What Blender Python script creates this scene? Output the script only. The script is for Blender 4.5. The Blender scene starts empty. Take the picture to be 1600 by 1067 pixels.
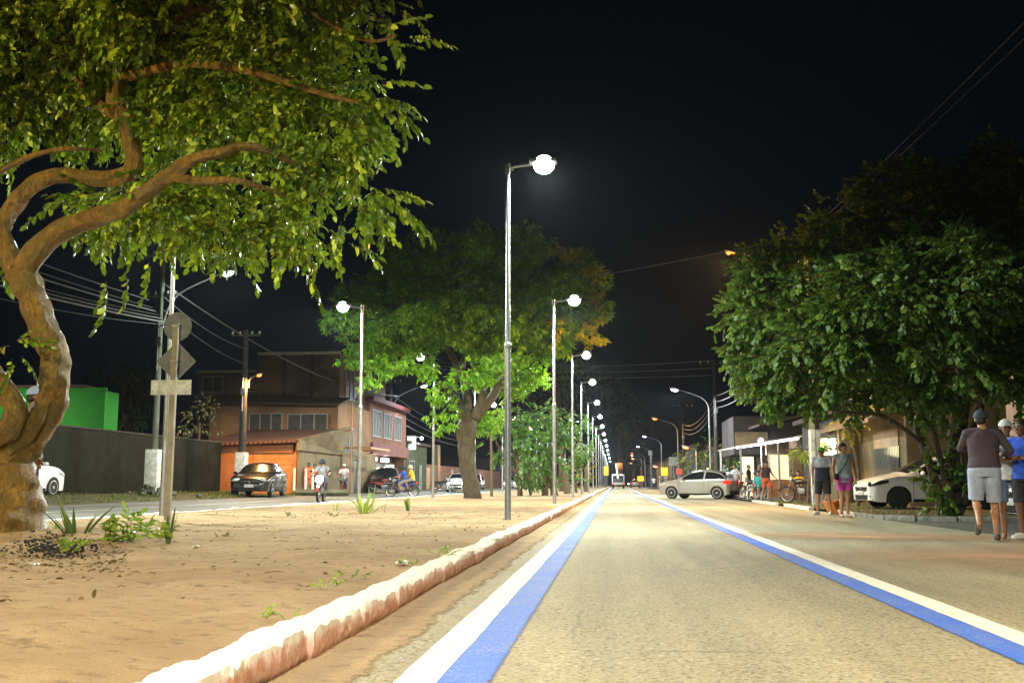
import bpy, bmesh, math, random
import numpy as np
from mathutils import Vector, Matrix
PI = math.pi
S = bpy.context.scene
C = S.collection
random.seed(7); rng = np.random.default_rng(7)

# ---------------------------------------------------------------- camera
CAMZ = 0.77
FPX = 1600.0
YAW = math.atan(161 / 1600.0 * math.cos(math.atan(222 / 1600.0)))
PIT = math.atan(222 / 1600.0)
cam = bpy.data.objects.new('camera', bpy.data.cameras.new('camera'))
C.objects.link(cam)
cam.location = (0, 0, CAMZ)
cam.rotation_euler = (PI / 2 + PIT, 0, YAW)
cam.data.sensor_width = 36; cam.data.lens = 36.0
cam.data.clip_start = 0.05; cam.data.clip_end = 3000
cam.data.dof.use_dof = False
S.camera = cam
S.render.resolution_x = 1024; S.render.resolution_y = 682

# ---------------------------------------------------------------- world (night sky)
W = bpy.data.worlds.new('World'); S.world = W; W.use_nodes = True
nt = W.node_tree; bg = nt.nodes['Background']
tc = nt.nodes.new('ShaderNodeTexCoord'); sp = nt.nodes.new('ShaderNodeSeparateXYZ')
nt.links.new(tc.outputs['Generated'], sp.inputs[0])
cr = nt.nodes.new('ShaderNodeValToRGB')
cr.color_ramp.elements[0].position = 0.0; cr.color_ramp.elements[0].color = (0.0030, 0.0066, 0.0120, 1)
cr.color_ramp.elements[1].position = 0.6; cr.color_ramp.elements[1].color = (0.0034, 0.0048, 0.0075, 1)
nt.links.new(sp.outputs['Z'], cr.inputs[0]); nt.links.new(cr.outputs[0], bg.inputs['Color'])
bg.inputs['Strength'].default_value = 0.33

S.view_settings.view_transform = 'Standard'; S.view_settings.look = 'None'
S.view_settings.exposure = 0.0; S.view_settings.gamma = 1.0
S.render.engine = 'CYCLES'
S.cycles.max_bounces = 5; S.cycles.diffuse_bounces = 2; S.cycles.glossy_bounces = 2
S.cycles.transmission_bounces = 3; S.cycles.transparent_max_bounces = 6
S.cycles.use_light_tree = True
S.cycles.sample_clamp_indirect = 4.0
LED = (0.90, 1.0, 0.92); WARM = (1.0, 0.78, 0.42); SOD = (1.0, 0.50, 0.14)
P_MED = 4700.0      # watts of one median lamp
P_SIDE = 6000.0

# ---------------------------------------------------------------- pixel -> world helpers (used only to read off positions)
_ca, _sa, _cb, _sb = math.cos(YAW), math.sin(YAW), math.cos(PIT), math.sin(PIT)
_f = Vector((-_sa * _cb, _ca * _cb, _sb)); _r = Vector((_ca, _sa, 0)); _u = Vector((_sa * _sb, -_ca * _sb, _cb))
def ray(px, py): return _f * FPX + _r * (px - 800) + _u * (533 - py)
def P(px, py, Y):
    d = ray(px, py); t = Y / d.y
    return Vector((d.x * t, Y, CAMZ + d.z * t))
def G(px, py, z=0.0):
    d = ray(px, py); t = (z - CAMZ) / d.z
    return Vector((d.x * t, d.y * t, z))
def terr(x):
    return 0.0 if x > -10.2 else min(0.40, (-10.2 - x) * 0.043)

# ---------------------------------------------------------------- materials
MATS = {}
def mat(name, col, rough=0.7, metal=0.0, var=0.25, scale=3.0, bump=0.0, bscale=30.0, emit=None, estr=0.0, spec=None, col2=None, coat=0.0, detail=6.0):
    if name in MATS: return MATS[name]
    m = bpy.data.materials.new(name); m.use_nodes = True; n = m.node_tree; b = n.nodes['Principled BSDF']
    b.inputs['Roughness'].default_value = rough; b.inputs['Metallic'].default_value = metal
    if spec is None and rough >= .88: spec = .12
    if spec is not None: b.inputs['Specular IOR Level'].default_value = spec
    if coat: b.inputs['Coat Weight'].default_value = coat; b.inputs['Coat Roughness'].default_value = 0.06
    tcn = n.nodes.new('ShaderNodeTexCoord')
    if var > 0:
        no = n.nodes.new('ShaderNodeTexNoise'); no.inputs['Scale'].default_value = scale; no.inputs['Detail'].default_value = detail
        no.inputs['Roughness'].default_value = 0.65
        n.links.new(tcn.outputs['Object'], no.inputs['Vector'])
        r = n.nodes.new('ShaderNodeValToRGB'); r.color_ramp.elements[0].position = 0.33; r.color_ramp.elements[1].position = 0.67
        c2 = col2 if col2 else tuple(c * (1 - var) for c in col)
        c1 = col if col2 else tuple(min(1, c * (1 + var * 0.5)) for c in col)
        r.color_ramp.elements[0].color = (*c2, 1); r.color_ramp.elements[1].color = (*c1, 1)
        n.links.new(no.outputs['Fac'], r.inputs[0]); n.links.new(r.outputs[0], b.inputs['Base Color'])
    else:
        b.inputs['Base Color'].default_value = (*col, 1)
    if bump > 0:
        nb = n.nodes.new('ShaderNodeTexNoise'); nb.inputs['Scale'].default_value = bscale; nb.inputs['Detail'].default_value = 8
        n.links.new(tcn.outputs['Object'], nb.inputs['Vector'])
        bu = n.nodes.new('ShaderNodeBump'); bu.inputs['Strength'].default_value = bump; bu.inputs['Distance'].default_value = 0.02
        n.links.new(nb.outputs['Fac'], bu.inputs['Height']); n.links.new(bu.outputs[0], b.inputs['Normal'])
    if emit:
        b.inputs['Emission Color'].default_value = (*emit, 1); b.inputs['Emission Strength'].default_value = estr
        if estr > 0: m.cycles.emission_sampling = 'NONE'
    MATS[name] = m
    return m

def node_mat(name):
    m = bpy.data.materials.new(name); m.use_nodes = True; MATS[name] = m
    n = m.node_tree
    return m, n, n.nodes['Principled BSDF']
def N(n, t, **kw):
    o = n.nodes.new(t)
    for k, v in kw.items():
        if k in o.inputs: o.inputs[k].default_value = v
        else: setattr(o, k, v)
    return o
def ramp(n, src, stops):
    r = n.nodes.new('ShaderNodeValToRGB'); els = r.color_ramp.elements
    while len(els) < len(stops): els.new(0.5)
    for e, (p, c) in zip(els, stops):
        e.position = p; e.color = (*c, 1) if not isinstance(c, (int, float)) else (c, c, c, 1)
    n.links.new(src, r.inputs[0]); return r.outputs[0]
def mixc(n, fac, a, b, mode='MIX'):
    m = n.nodes.new('ShaderNodeMix'); m.data_type = 'RGBA'; m.blend_type = mode
    for s, v in ((m.inputs[0], fac), (m.inputs[6], a), (m.inputs[7], b)):
        if isinstance(v, bpy.types.NodeSocket): n.links.new(v, s)
        elif isinstance(v, (int, float)): s.default_value = v
        else: s.default_value = (*v, 1)
    return m.outputs[2]
def mth(n, op, a, b=0.0):
    m = n.nodes.new('ShaderNodeMath'); m.operation = op
    for s, v in ((m.inputs[0], a), (m.inputs[1], b)):
        if isinstance(v, bpy.types.NodeSocket): n.links.new(v, s)
        else: s.default_value = v
    return m.outputs[0]
def noise(n, tcn, scale, detail=6, rough=0.6, dist=0.0):
    o = n.nodes.new('ShaderNodeTexNoise'); o.inputs['Scale'].default_value = scale; o.inputs['Detail'].default_value = detail
    o.inputs['Roughness'].default_value = rough; o.inputs['Distortion'].default_value = dist
    n.links.new(tcn, o.inputs['Vector']); return o.outputs['Fac']
def bumpn(n, h, strength, dist, b, prev=None):
    bu = n.nodes.new('ShaderNodeBump'); bu.inputs['Strength'].default_value = strength; bu.inputs['Distance'].default_value = dist
    n.links.new(h, bu.inputs['Height']); n.links.new(bu.outputs[0], b.inputs['Normal']); return bu

# asphalt: pale dusty aggregate
def asphalt(name, light, dark, sand, sandamt=0.5):
    m, n, b = node_mat(name); o = N(n, 'ShaderNodeTexCoord').outputs['Object']
    v = n.nodes.new('ShaderNodeTexVoronoi'); v.inputs['Scale'].default_value = 55; n.links.new(o, v.inputs['Vector'])
    f1 = noise(n, o, 38, 4, 0.75); f2 = noise(n, o, 0.45, 6, 0.6); f3 = noise(n, o, 150, 2, 0.6)
    c = ramp(n, f1, [(0.36, dark), (0.50, light), (0.66, tuple(min(1, x * 1.25) for x in light))])
    sp_ = n.nodes.new('ShaderNodeSeparateColor'); n.links.new(v.outputs['Color'], sp_.inputs[0])
    st = ramp(n, sp_.outputs[0], [(0.80, 0.0), (0.93, 0.75)])
    c = mixc(n, st, c, tuple(x * 0.45 for x in dark))
    st2 = ramp(n, sp_.outputs[1], [(0.86, 0.0), (0.95, 0.5)])
    c = mixc(n, st2, c, (0.55, 0.50, 0.40))
    big = ramp(n, f2, [(0.35, 0.0), (0.65, sandamt)])
    c = mixc(n, big, c, sand)
    pm = N(n, 'ShaderNodeMapping'); pm.inputs['Scale'].default_value = (0.55, 0.16, 1); n.links.new(o, pm.inputs[0])
    c = mixc(n, 1.0, c, ramp(n, noise(n, pm.outputs[0], 1.0, 7, 0.6, 0.4), [(0.36, 0.74), (0.5, 0.96), (0.66, 1.06)]), 'MULTIPLY')
    ck = n.nodes.new('ShaderNodeTexVoronoi'); ck.feature = 'DISTANCE_TO_EDGE'; ck.inputs['Scale'].default_value = 0.42
    wp = n.nodes.new('ShaderNodeMix'); wp.data_type = 'VECTOR'; wp.inputs[0].default_value = 0.18; nc_ = n.nodes.new('ShaderNodeTexNoise'); nc_.inputs['Scale'].default_value = 2.0; nc_.inputs['Detail'].default_value = 6; n.links.new(o, nc_.inputs['Vector']); n.links.new(o, wp.inputs[4]); n.links.new(nc_.outputs['Color'], wp.inputs[5]); n.links.new(wp.outputs[1], ck.inputs['Vector'])
    crk = mth(n, 'MULTIPLY', ramp(n, ck.outputs['Distance'], [(0.0, 0.55), (0.006, 0.0)]), ramp(n, noise(n, o, 0.3, 3), [(0.50, 0.0), (0.60, 1.0)]))
    c = mixc(n, crk, c, tuple(x * 0.3 for x in dark))
    # tyre-worn long streaks
    mp = N(n, 'ShaderNodeMapping'); mp.inputs['Scale'].default_value = (1.3, 0.05, 1); n.links.new(o, mp.inputs[0])
    stx = ramp(n, noise(n, mp.outputs[0], 1.3, 5, 0.55), [(0.40, 0.82), (0.62, 1.08)])
    c = mixc(n, 1.0, c, stx, 'MULTIPLY')
    n.links.new(c, b.inputs['Base Color']); b.inputs['Roughness'].default_value = 0.82
    b.inputs['Specular IOR Level'].default_value = 0.3
    h = mth(n, 'ADD', v.outputs['Distance'], mth(n, 'MULTIPLY', f3, 0.7))
    bumpn(n, h, 0.55, 0.012, b)
    return m
asphalt('road_asphalt', (0.34, 0.295, 0.185), (0.18, 0.16, 0.105), (0.35, 0.29, 0.17), 0.5)
asphalt('side_asphalt', (0.17, 0.17, 0.16), (0.10, 0.10, 0.10), (0.24, 0.20, 0.14), 0.45)
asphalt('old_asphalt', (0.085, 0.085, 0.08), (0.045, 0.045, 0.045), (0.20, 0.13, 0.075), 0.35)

def paint(name, col, under, lo=0.38, hi=0.47, ew=0.0):
    m, n, b = node_mat(name); o = N(n, 'ShaderNodeTexCoord').outputs['Object']
    f = noise(n, o, 60, 5, 0.8); g = noise(n, o, 1.5, 4, 0.6)
    worn = mth(n, 'ADD', f, mth(n, 'MULTIPLY', mth(n, 'SUBTRACT', g, 0.5), 0.25))
    k = ramp(n, worn, [(lo, 1.0), (hi, 0.0)])
    cc = mixc(n, ramp(n, noise(n, o, 25, 5), [(0.35, 0.0), (0.7, 0.45)]), col, tuple(min(1, c * 1.35 + 0.02) for c in col))
    c = mixc(n, k, cc, under)
    n.links.new(c, b.inputs['Base Color']); b.inputs['Roughness'].default_value = 0.75
    b.inputs['Specular IOR Level'].default_value = 0.3
    bumpn(n, noise(n, o, 130, 4), 0.4, 0.006, b)
    return m
paint('white_road_paint', (0.66, 0.64, 0.56), (0.36, 0.32, 0.22), 0.36, 0.46)
paint('blue_road_paint', (0.035, 0.115, 0.50), (0.22, 0.24, 0.34), 0.38, 0.48)

# sand of the median
def sand(name, a, b2, leafy=0.25):
    m, n, b = node_mat(name); o = N(n, 'ShaderNodeTexCoord').outputs['Object']
    f = noise(n, o, 0.9, 8, 0.62, 0.3); g = noise(n, o, 9, 8, 0.7); h = noise(n, o, 90, 4, 0.7)
    c = mixc(n, ramp(n, f, [(0.38, 0.0), (0.62, 1.0)]), a, b2)
    c = mixc(n, ramp(n, g, [(0.33, 0.7), (0.47, 0.0)]), c, tuple(x * 0.45 for x in b2))
    mp = N(n, 'ShaderNodeMapping'); mp.inputs['Scale'].default_value = (2.2, 5.0, 1); n.links.new(o, mp.inputs[0])
    d = noise(n, mp.outputs[0], 1.1, 9, 0.75, 0.8)
    c = mixc(n, ramp(n, d, [(0.60, 0.0), (0.72, leafy)]), c, (0.09, 0.055, 0.03))
    c = mixc(n, ramp(n, h, [(0.35, 0.75), (0.65, 1.0)]), (0, 0, 0), c)
    n.links.new(c, b.inputs['Base Color']); b.inputs['Roughness'].default_value = 0.95; b.inputs['Specular IOR Level'].default_value = 0.15
    hh = mth(n, 'ADD', mth(n, 'MULTIPLY', g, 1.0), mth(n, 'MULTIPLY', h, 0.25))
    bumpn(n, hh, 0.7, 0.035, b)
    return m
sand('median_sand', (0.43, 0.30, 0.165), (0.31, 0.205, 0.105), 0.9)
sand('gutter_sand', (0.44, 0.31, 0.175), (0.36, 0.25, 0.14), 0.4)
sand('dirt', (0.16, 0.12, 0.07), (0.07, 0.075, 0.035), 0.6)
sand('sandy_patch', (0.46, 0.24, 0.12), (0.36, 0.20, 0.11), 0.2)

# curb: chalk white wash on top, brick-pink stone showing on the worn faces
m, n, b = node_mat('curb_paint'); o = N(n, 'ShaderNodeTexCoord').outputs['Object']
sx = N(n, 'ShaderNodeSeparateXYZ'); n.links.new(o, sx.inputs[0])
mp = N(n, 'ShaderNodeMapping'); mp.inputs['Scale'].default_value = (1, 3.0, 0.8); n.links.new(o, mp.inputs[0])
fz = mth(n, 'ADD', sx.outputs[2], mth(n, 'MULTIPLY', mth(n, 'ADD', mth(n, 'SUBTRACT', noise(n, mp.outputs[0], 9, 7, 0.7), 0.5), mth(n, 'SUBTRACT', noise(n, o, 2.2, 4, 0.6), 0.5)), 0.10))
k = ramp(n, fz, [(0.088, 0.0), (0.110, 1.0)])
pk = mixc(n, ramp(n, noise(n, o, 14, 6), [(0.35, 0.0), (0.62, 1.0)]), (0.60, 0.29, 0.205), (0.80, 0.58, 0.49))
c = mixc(n, k, pk, (0.80, 0.75, 0.66))
c = mixc(n, ramp(n, noise(n, o, 22, 8, 0.8), [(0.30, 0.6), (0.41, 0.0)]), c, (0.30, 0.20, 0.15))
lowd = mth(n, 'ADD', sx.outputs[2], mth(n, 'MULTIPLY', mth(n, 'SUBTRACT', noise(n, o, 16, 6, 0.7), 0.5), 0.08)); c = mixc(n, ramp(n, lowd, [(0.0, 0.75), (0.028, 0.0)]), c, (0.28, 0.17, 0.09))
n.links.new(c, b.inputs['Base Color']); b.inputs['Roughness'].default_value = 0.9
bumpn(n, mth(n, 'ADD', noise(n, o, 35, 8, 0.75), mth(n, 'MULTIPLY', noise(n, mp.outputs[0], 8, 5, .7), 1.2)), 0.6, 0.02, b)

def edge_alpha(m, terms, amp, scale):
    # terms: list of (x position, +1/-1, softness): opaque on the chosen side, broken up by grit
    n = MATS[m].node_tree; b = n.nodes['Principled BSDF']; o = N(n, 'ShaderNodeTexCoord').outputs['Object']
    sx = N(n, 'ShaderNodeSeparateXYZ'); n.links.new(o, sx.inputs[0])
    nn = mth(n, 'SUBTRACT', noise(n, o, scale, 8, 0.8), 0.5); al = None
    for x0, sg, soft in terms:
        v = mth(n, 'ADD', mth(n, 'MULTIPLY', mth(n, 'SUBTRACT', sx.outputs[0], x0), sg / soft), mth(n, 'MULTIPLY', nn, amp / soft))
        v = mth(n, 'MINIMUM', mth(n, 'MAXIMUM', mth(n, 'ADD', v, .5), 0.0), 1.0); al = v if al is None else mth(n, 'MULTIPLY', al, v)
    n.links.new(al, b.inputs['Alpha'])
edge_alpha('gutter_sand', [(-1.03, -1, .05)], .38, 3.5)
edge_alpha('blue_road_paint', [(-.50, -1, .012)], .16, 45)
paint('blue_road_paint_right', (0.035, 0.115, 0.50), (0.22, 0.24, 0.34), 0.38, 0.48); edge_alpha('blue_road_paint_right', [(1.73, 1, .012)], .14, 45)

mat('kerb_white', (0.62, 0.60, 0.55), 0.9, var=0.5, scale=9, bump=0.8, bscale=30)
mat('kerb_stone', (0.24, 0.23, 0.20), 0.9, var=0.5, scale=7, bump=0.6, bscale=30)
# bark
def bark(name, a, b2, zs=0.25, rough=0.75, green=None):
    m, n, b = node_mat(name); o = N(n, 'ShaderNodeTexCoord').outputs['Object']
    mp = N(n, 'ShaderNodeMapping'); mp.inputs['Scale'].default_value = (1, 1, zs); n.links.new(o, mp.inputs[0])
    f = noise(n, mp.outputs[0], 9, 8, 0.75, 1.2); g = noise(n, mp.outputs[0], 34, 6, 0.75)
    c = mixc(n, ramp(n, f, [(0.36, 0.0), (0.64, 1.0)]), a, b2)
    if green: c = mixc(n, ramp(n, noise(n, o, 2.5, 6), [(0.45, 0.0), (0.6, 0.7)]), c, green)
    c = mixc(n, ramp(n, g, [(0.34, 0.85), (0.52, 0.0)]), c, tuple(x * 0.22 for x in a))
    n.links.new(c, b.inputs['Base Color']); b.inputs['Roughness'].default_value = rough
    bumpn(n, mth(n, 'ADD', f, mth(n, 'MULTIPLY', g, 0.6)), 1.0, 0.06, b)
    return m
bark('smooth_bark', (0.42, 0.23, 0.035), (0.09, 0.050, 0.012), 0.40, 0.40, (0.17, 0.125, 0.030))
bark('grey_bark', (0.13, 0.11, 0.07), (0.055, 0.05, 0.035), 0.25)
bark('brown_bark', (0.16, 0.10, 0.055), (0.10, 0.07, 0.04), 0.2)

def leafmat(name, a, b2, c3, rough=0.42, trans=0.26, twig=(0.13, 0.08, 0.035)):
    m, n, b = node_mat(name)
    at = N(n, 'ShaderNodeAttribute'); at.attribute_name = 'lv'
    c = ramp(n, at.outputs['Fac'], [(0.0, a), (0.5, b2), (1.0, c3)])
    neg = mth(n, 'LESS_THAN', at.outputs['Fac'], -0.5)
    c = mixc(n, neg, c, twig)
    n.links.new(c, b.inputs['Base Color']); b.inputs['Roughness'].default_value = rough
    b.inputs['Specular IOR Level'].default_value = 0.45
    t = N(n, 'ShaderNodeBsdfTranslucent'); c2 = mixc(n, 0.5, c, (0.35, 0.55, 0.04), 'MULTIPLY')
    n.links.new(mixc(n, 0.35, c, (0.30, 0.40, 0.03)), t.inputs['Color'])
    mx = N(n, 'ShaderNodeMixShader'); mx.inputs[0].default_value = trans
    n.links.new(b.outputs[0], mx.inputs[1]); n.links.new(t.outputs[0], mx.inputs[2])
    n.links.new(mx.outputs[0], n.nodes['Material Output'].inputs['Surface'])
    return m
leafmat('near_leaf', (0.05, 0.10, 0.006), (0.17, 0.27, 0.014), (0.50, 0.58, 0.04), 0.34)
leafmat('mango_leaf', (0.08, 0.22, 0.012), (0.16, 0.40, 0.02), (0.32, 0.56, 0.03), 0.42)
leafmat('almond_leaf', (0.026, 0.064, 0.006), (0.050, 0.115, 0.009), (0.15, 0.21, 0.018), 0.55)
leafmat('clump_leaf', (0.04, 0.12, 0.025), (0.07, 0.18, 0.035), (0.14, 0.26, 0.05), 0.35)
leafmat('yellow_leaf', (0.14, 0.13, 0.02), (0.22, 0.17, 0.025), (0.35, 0.24, 0.03), 0.5)
leafmat('sodium_lit_leaf', (0.14, 0.24, 0.02), (0.50, 0.44, 0.02), (0.75, 0.62, 0.03), 0.5)  # orange lamp light put into the leaf colour as yellow
leafmat('dark_leaf', (0.02, 0.04, 0.014), (0.03, 0.055, 0.018), (0.05, 0.07, 0.02), 0.6, 0.15)
leafmat('flower_leaf', (0.03, 0.06, 0.02), (0.08, 0.11, 0.03), (0.75, 0.72, 0.55), 0.6, 0.2)
leafmat('snake_leaf', (0.035, 0.07, 0.025), (0.07, 0.12, 0.03), (0.24, 0.28, 0.06), 0.4, 0.15)
leafmat('lime_leaf', (0.16, 0.26, 0.03), (0.22, 0.34, 0.04), (0.33, 0.42, 0.06), 0.45, 0.3)
leafmat('grass_blade', (0.05, 0.09, 0.02), (0.09, 0.13, 0.03), (0.20, 0.20, 0.06), 0.7, 0.2)
leafmat('dry_leaf', (0.10, 0.05, 0.02), (0.17, 0.10, 0.04), (0.28, 0.19, 0.08), 0.8, 0.1)

# ---------------------------------------------------------------- mesh builder
class MB:
    def __init__(s): s.v = []; s.f = []
    def add(s, vs, fs):
        o = len(s.v); s.v.extend([tuple(v) for v in vs]); s.f.extend([tuple(i + o for i in f) for f in fs]); return s
    def box(s, c, d, rz=0.0, bev=0.0, tilt=None):
        x, y, z = d[0] / 2, d[1] / 2, d[2] / 2
        if bev > 0:
            bm = bmesh.new(); bmesh.ops.create_cube(bm, size=1.0)
            for v in bm.verts: v.co = Vector((v.co.x * d[0], v.co.y * d[1], v.co.z * d[2]))
            bmesh.ops.bevel(bm, geom=list(bm.edges), offset=min(bev, min(d) * 0.45), segments=2, affect='EDGES', profile=0.6)
            vs = [v.co.copy() for v in bm.verts]; bm.verts.index_update(); fs = [[v.index for v in f.verts] for f in bm.faces]; bm.free()
        else:
            vs = [Vector(p) for p in ((-x, -y, -z), (x, -y, -z), (x, y, -z), (-x, y, -z), (-x, -y, z), (x, -y, z), (x, y, z), (-x, y, z))]
            fs = [(3, 2, 1, 0), (4, 5, 6, 7), (0, 1, 5, 4), (1, 2, 6, 5), (2, 3, 7, 6), (3, 0, 4, 7)]
        R = Matrix.Rotation(rz, 3, 'Z')
        if tilt is not None: R = R @ tilt
        c = Vector(c)
        return s.add([c + R @ v for v in vs], fs)
    def bb(s, x0, x1, y0, y1, z0, z1): return s.box(((x0 + x1) / 2, (y0 + y1) / 2, (z0 + z1) / 2), (x1 - x0, y1 - y0, z1 - z0))
    def tube(s, pts, rad, n=8, cap=True, jit=0.0):
        pts = [Vector(p) for p in pts]
        if not isinstance(rad, (list, tuple)): rad = [rad] * len(pts)
        rings = []; prev = None
        for i, p in enumerate(pts):
            t = (pts[min(i + 1, len(pts) - 1)] - pts[max(i - 1, 0)]).normalized()
            if prev is None:
                a = Vector((0, 0, 1)) if abs(t.z) < 0.9 else Vector((1, 0, 0))
                u = t.cross(a).normalized()
            else:
                u = (prev - t * prev.dot(t)).normalized()
            prev = u; w = t.cross(u)
            rings.append([p + (u * math.cos(2 * PI * k / n) + w * math.sin(2 * PI * k / n)) * rad[i] * (1 + (random.uniform(-jit, jit) if jit else 0)) for k in range(n)])
        vs = [v for r in rings for v in r]; fs = []
        for i in range(len(rings) - 1):
            for k in range(n):
                a = i * n + k; b_ = i * n + (k + 1) % n
                fs.append((a, b_, b_ + n, a + n))
        if cap: fs.append(tuple(range(n - 1, -1, -1))); fs.append(tuple(range((len(rings) - 1) * n, len(rings) * n)))
        return s.add(vs, fs)
    def cyl(s, a, b_, r0, r1=None, n=12): return s.tube([a, b_], [r0, r0 if r1 is None else r1], n)
    def ell(s, c, r, nu=12, nv=8, R=None, z0=-1.0, z1=1.0):
        vs = []; fs = []; c = Vector(c)
        if not isinstance(r, (list, tuple)): r = (r, r, r)
        a0 = math.asin(z0); a1 = math.asin(z1)
        for j in range(nv + 1):
            a = a0 + (a1 - a0) * j / nv
            for i in range(nu):
                t = 2 * PI * i / nu
                p = Vector((r[0] * math.cos(a) * math.cos(t), r[1] * math.cos(a) * math.sin(t), r[2] * math.sin(a)))
                if R is not None: p = R @ p
                vs.append(c + p)
        for j in range(nv):
            for i in range(nu):
                a = j * nu + i; b_ = j * nu + (i + 1) % nu
                fs.append((a, b_, b_ + nu, a + nu))
        fs.append(tuple(range(nu - 1, -1, -1))); fs.append(tuple(range(nv * nu, nv * nu + nu)))
        return s.add(vs, fs)
    def lathe(s, prof, c, axis='z', n=20, close=False):
        vs = []; fs = []; c = Vector(c)
        for (r, h) in prof:
            for i in range(n):
                t = 2 * PI * i / n; a, b_ = r * math.cos(t), r * math.sin(t)
                vs.append(c + Vector({'z': (a, b_, h), 'y': (a, h, -b_), 'x': (h, a, b_)}[axis]))
        m_ = len(prof)
        for j in range(m_ if close else m_ - 1):
            for i in range(n):
                a = j * n + i; b_ = j * n + (i + 1) % n; j2 = (j + 1) % m_
                fs.append((a, b_, j2 * n + (i + 1) % n, j2 * n + i))
        if not close: fs.append(tuple(range(n - 1, -1, -1))); fs.append(tuple(range((m_ - 1) * n, m_ * n)))
        return s.add(vs, fs)
    def prism(s, poly, vec):
        vec = Vector(vec); k = len(poly); vs = [Vector(p) for p in poly]; vs += [v + vec for v in vs]
        fs = [tuple(range(k - 1, -1, -1)), tuple(range(k, 2 * k))] + [(i, (i + 1) % k, (i + 1) % k + k, i + k) for i in range(k)]
        return s.add(vs, fs)
    def caps(s, a, b_, r0, r1, n=12):
        a = Vector(a); b_ = Vector(b_)
        s.ell(a, r0 * 0.999, n, 8); s.ell(b_, r1 * 0.999, n, 8); s.cyl(a, b_, r0, r1, n); return s
    def ringloft(s, rings, n=20):
        # rings: (cx,cy,cz, rx, ry[, tilt])
        vs = []; fs = []
        for r in rings:
            for i in range(n):
                t = 2 * PI * i / n; vs.append(Vector((r[0] + r[3] * math.cos(t), r[1] + r[4] * math.sin(t), r[2])))
        for j in range(len(rings) - 1):
            for i in range(n):
                a = j * n + i; b_ = j * n + (i + 1) % n; fs.append((a, b_, b_ + n, a + n))
        fs.append(tuple(range(n - 1, -1, -1))); fs.append(tuple(range((len(rings) - 1) * n, len(rings) * n)))
        return s.add(vs, fs)
    def mesh(s, name, smooth=True):
        me = bpy.data.meshes.new(name); me.from_pydata([tuple(v) for v in s.v], [], s.f); me.validate()
        bm = bmesh.new(); bm.from_mesh(me); bmesh.ops.recalc_face_normals(bm, faces=list(bm.faces)); bm.to_mesh(me); bm.free()
        if smooth:
            me.polygons.foreach_set('use_smooth', [True] * len(me.polygons))
            try: me.set_sharp_from_angle(angle=math.radians(38))
            except Exception: pass
        return me
    def build(s, name, m, parent=None, loc=(0, 0, 0), smooth=True):
        o = bpy.data.objects.new(name, s.mesh(name, smooth)); C.objects.link(o); o.location = loc
        if m is not None: o.data.materials.append(MATS[m] if isinstance(m, str) else m)
        if parent is not None: o.parent = parent
        return o
def tag(o, label=None, cat=None, group=None, kind=None):
    if label: o['label'] = label
    if cat: o['category'] = cat
    if group: o['group'] = group
    if kind: o['kind'] = kind
    return o
def thing(name, label, cat, loc=(0, 0, 0), rz=0.0, group=None):
    o = bpy.data.objects.new(name, None); C.objects.link(o); o.empty_display_size = 0.2
    o.location = loc; o.rotation_euler = (0, 0, rz); return tag(o, label, cat, group)
def kids(o): return [c for c in C.objects if c.parent == o]
def copy_tree(o, parent=None):
    ch = kids(o); c = o.copy(); C.objects.link(c); c.parent = parent
    for k_ in ch: copy_tree(k_, c)
    return c
def lamp_light(name, loc, power, col, parent, size=0.18, cone=177, blend=0.12, aim=(0, 0, -1)):
    l = bpy.data.lights.new(name, 'SPOT'); l.energy = power; l.color = col; l.shadow_soft_size = size
    l.spot_size = math.radians(cone); l.spot_blend = blend
    o = bpy.data.objects.new(name, l); C.objects.link(o); o.location = loc
    o.rotation_euler = Vector(aim).to_track_quat('-Z', 'Y').to_euler()
    o.parent = parent; return o
def pt_light(name, loc, power, col, parent, size=0.1):
    l = bpy.data.lights.new(name, 'POINT'); l.energy = power; l.color = col; l.shadow_soft_size = size
    o = bpy.data.objects.new(name, l); C.objects.link(o); o.location = loc; o.parent = parent; return o

# ---------------------------------------------------------------- foliage
LEAF8 = (np.array([[0, 0, 0], [.3, .5, .08], [.3, 0, -.03], [.3, -.5, .08], [.7, .42, .0], [.7, 0, -.09], [.7, -.42, .0], [1, 0, -.2]], float),
         [(0, 2, 1), (0, 3, 2), (1, 2, 5, 4), (2, 3, 6, 5), (4, 5, 7), (5, 6, 7)])
LEAF4 = (np.array([[0, 0, 0], [.5, .5, .06], [1, 0, -.1], [.5, -.5, .06]], float), [(0, 3, 2), (0, 2, 1)])
ROUND = (np.array([[0, 0, 0], [.25, .42, .05], [.25, -.42, .05], [.7, .48, .0], [.7, -.48, .0], [1, 0, -.1], [.5, 0, -.06]], float),
         [(0, 6, 1), (0, 2, 6), (1, 6, 3), (2, 4, 6), (3, 6, 5), (6, 4, 5)])
def frame(d, up=None, roll=0.0):
    d = d / np.linalg.norm(d); up = np.array([0, 0, 1.0]) if up is None else up
    y = np.cross(up, d); ny = np.linalg.norm(y); y = np.array([0, 1.0, 0]) if ny < 1e-3 else y / ny
    z = np.cross(d, y); c, s_ = math.cos(roll), math.sin(roll)
    return np.stack([d, y * c + z * s_, z * c - y * s_], 1)
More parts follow.
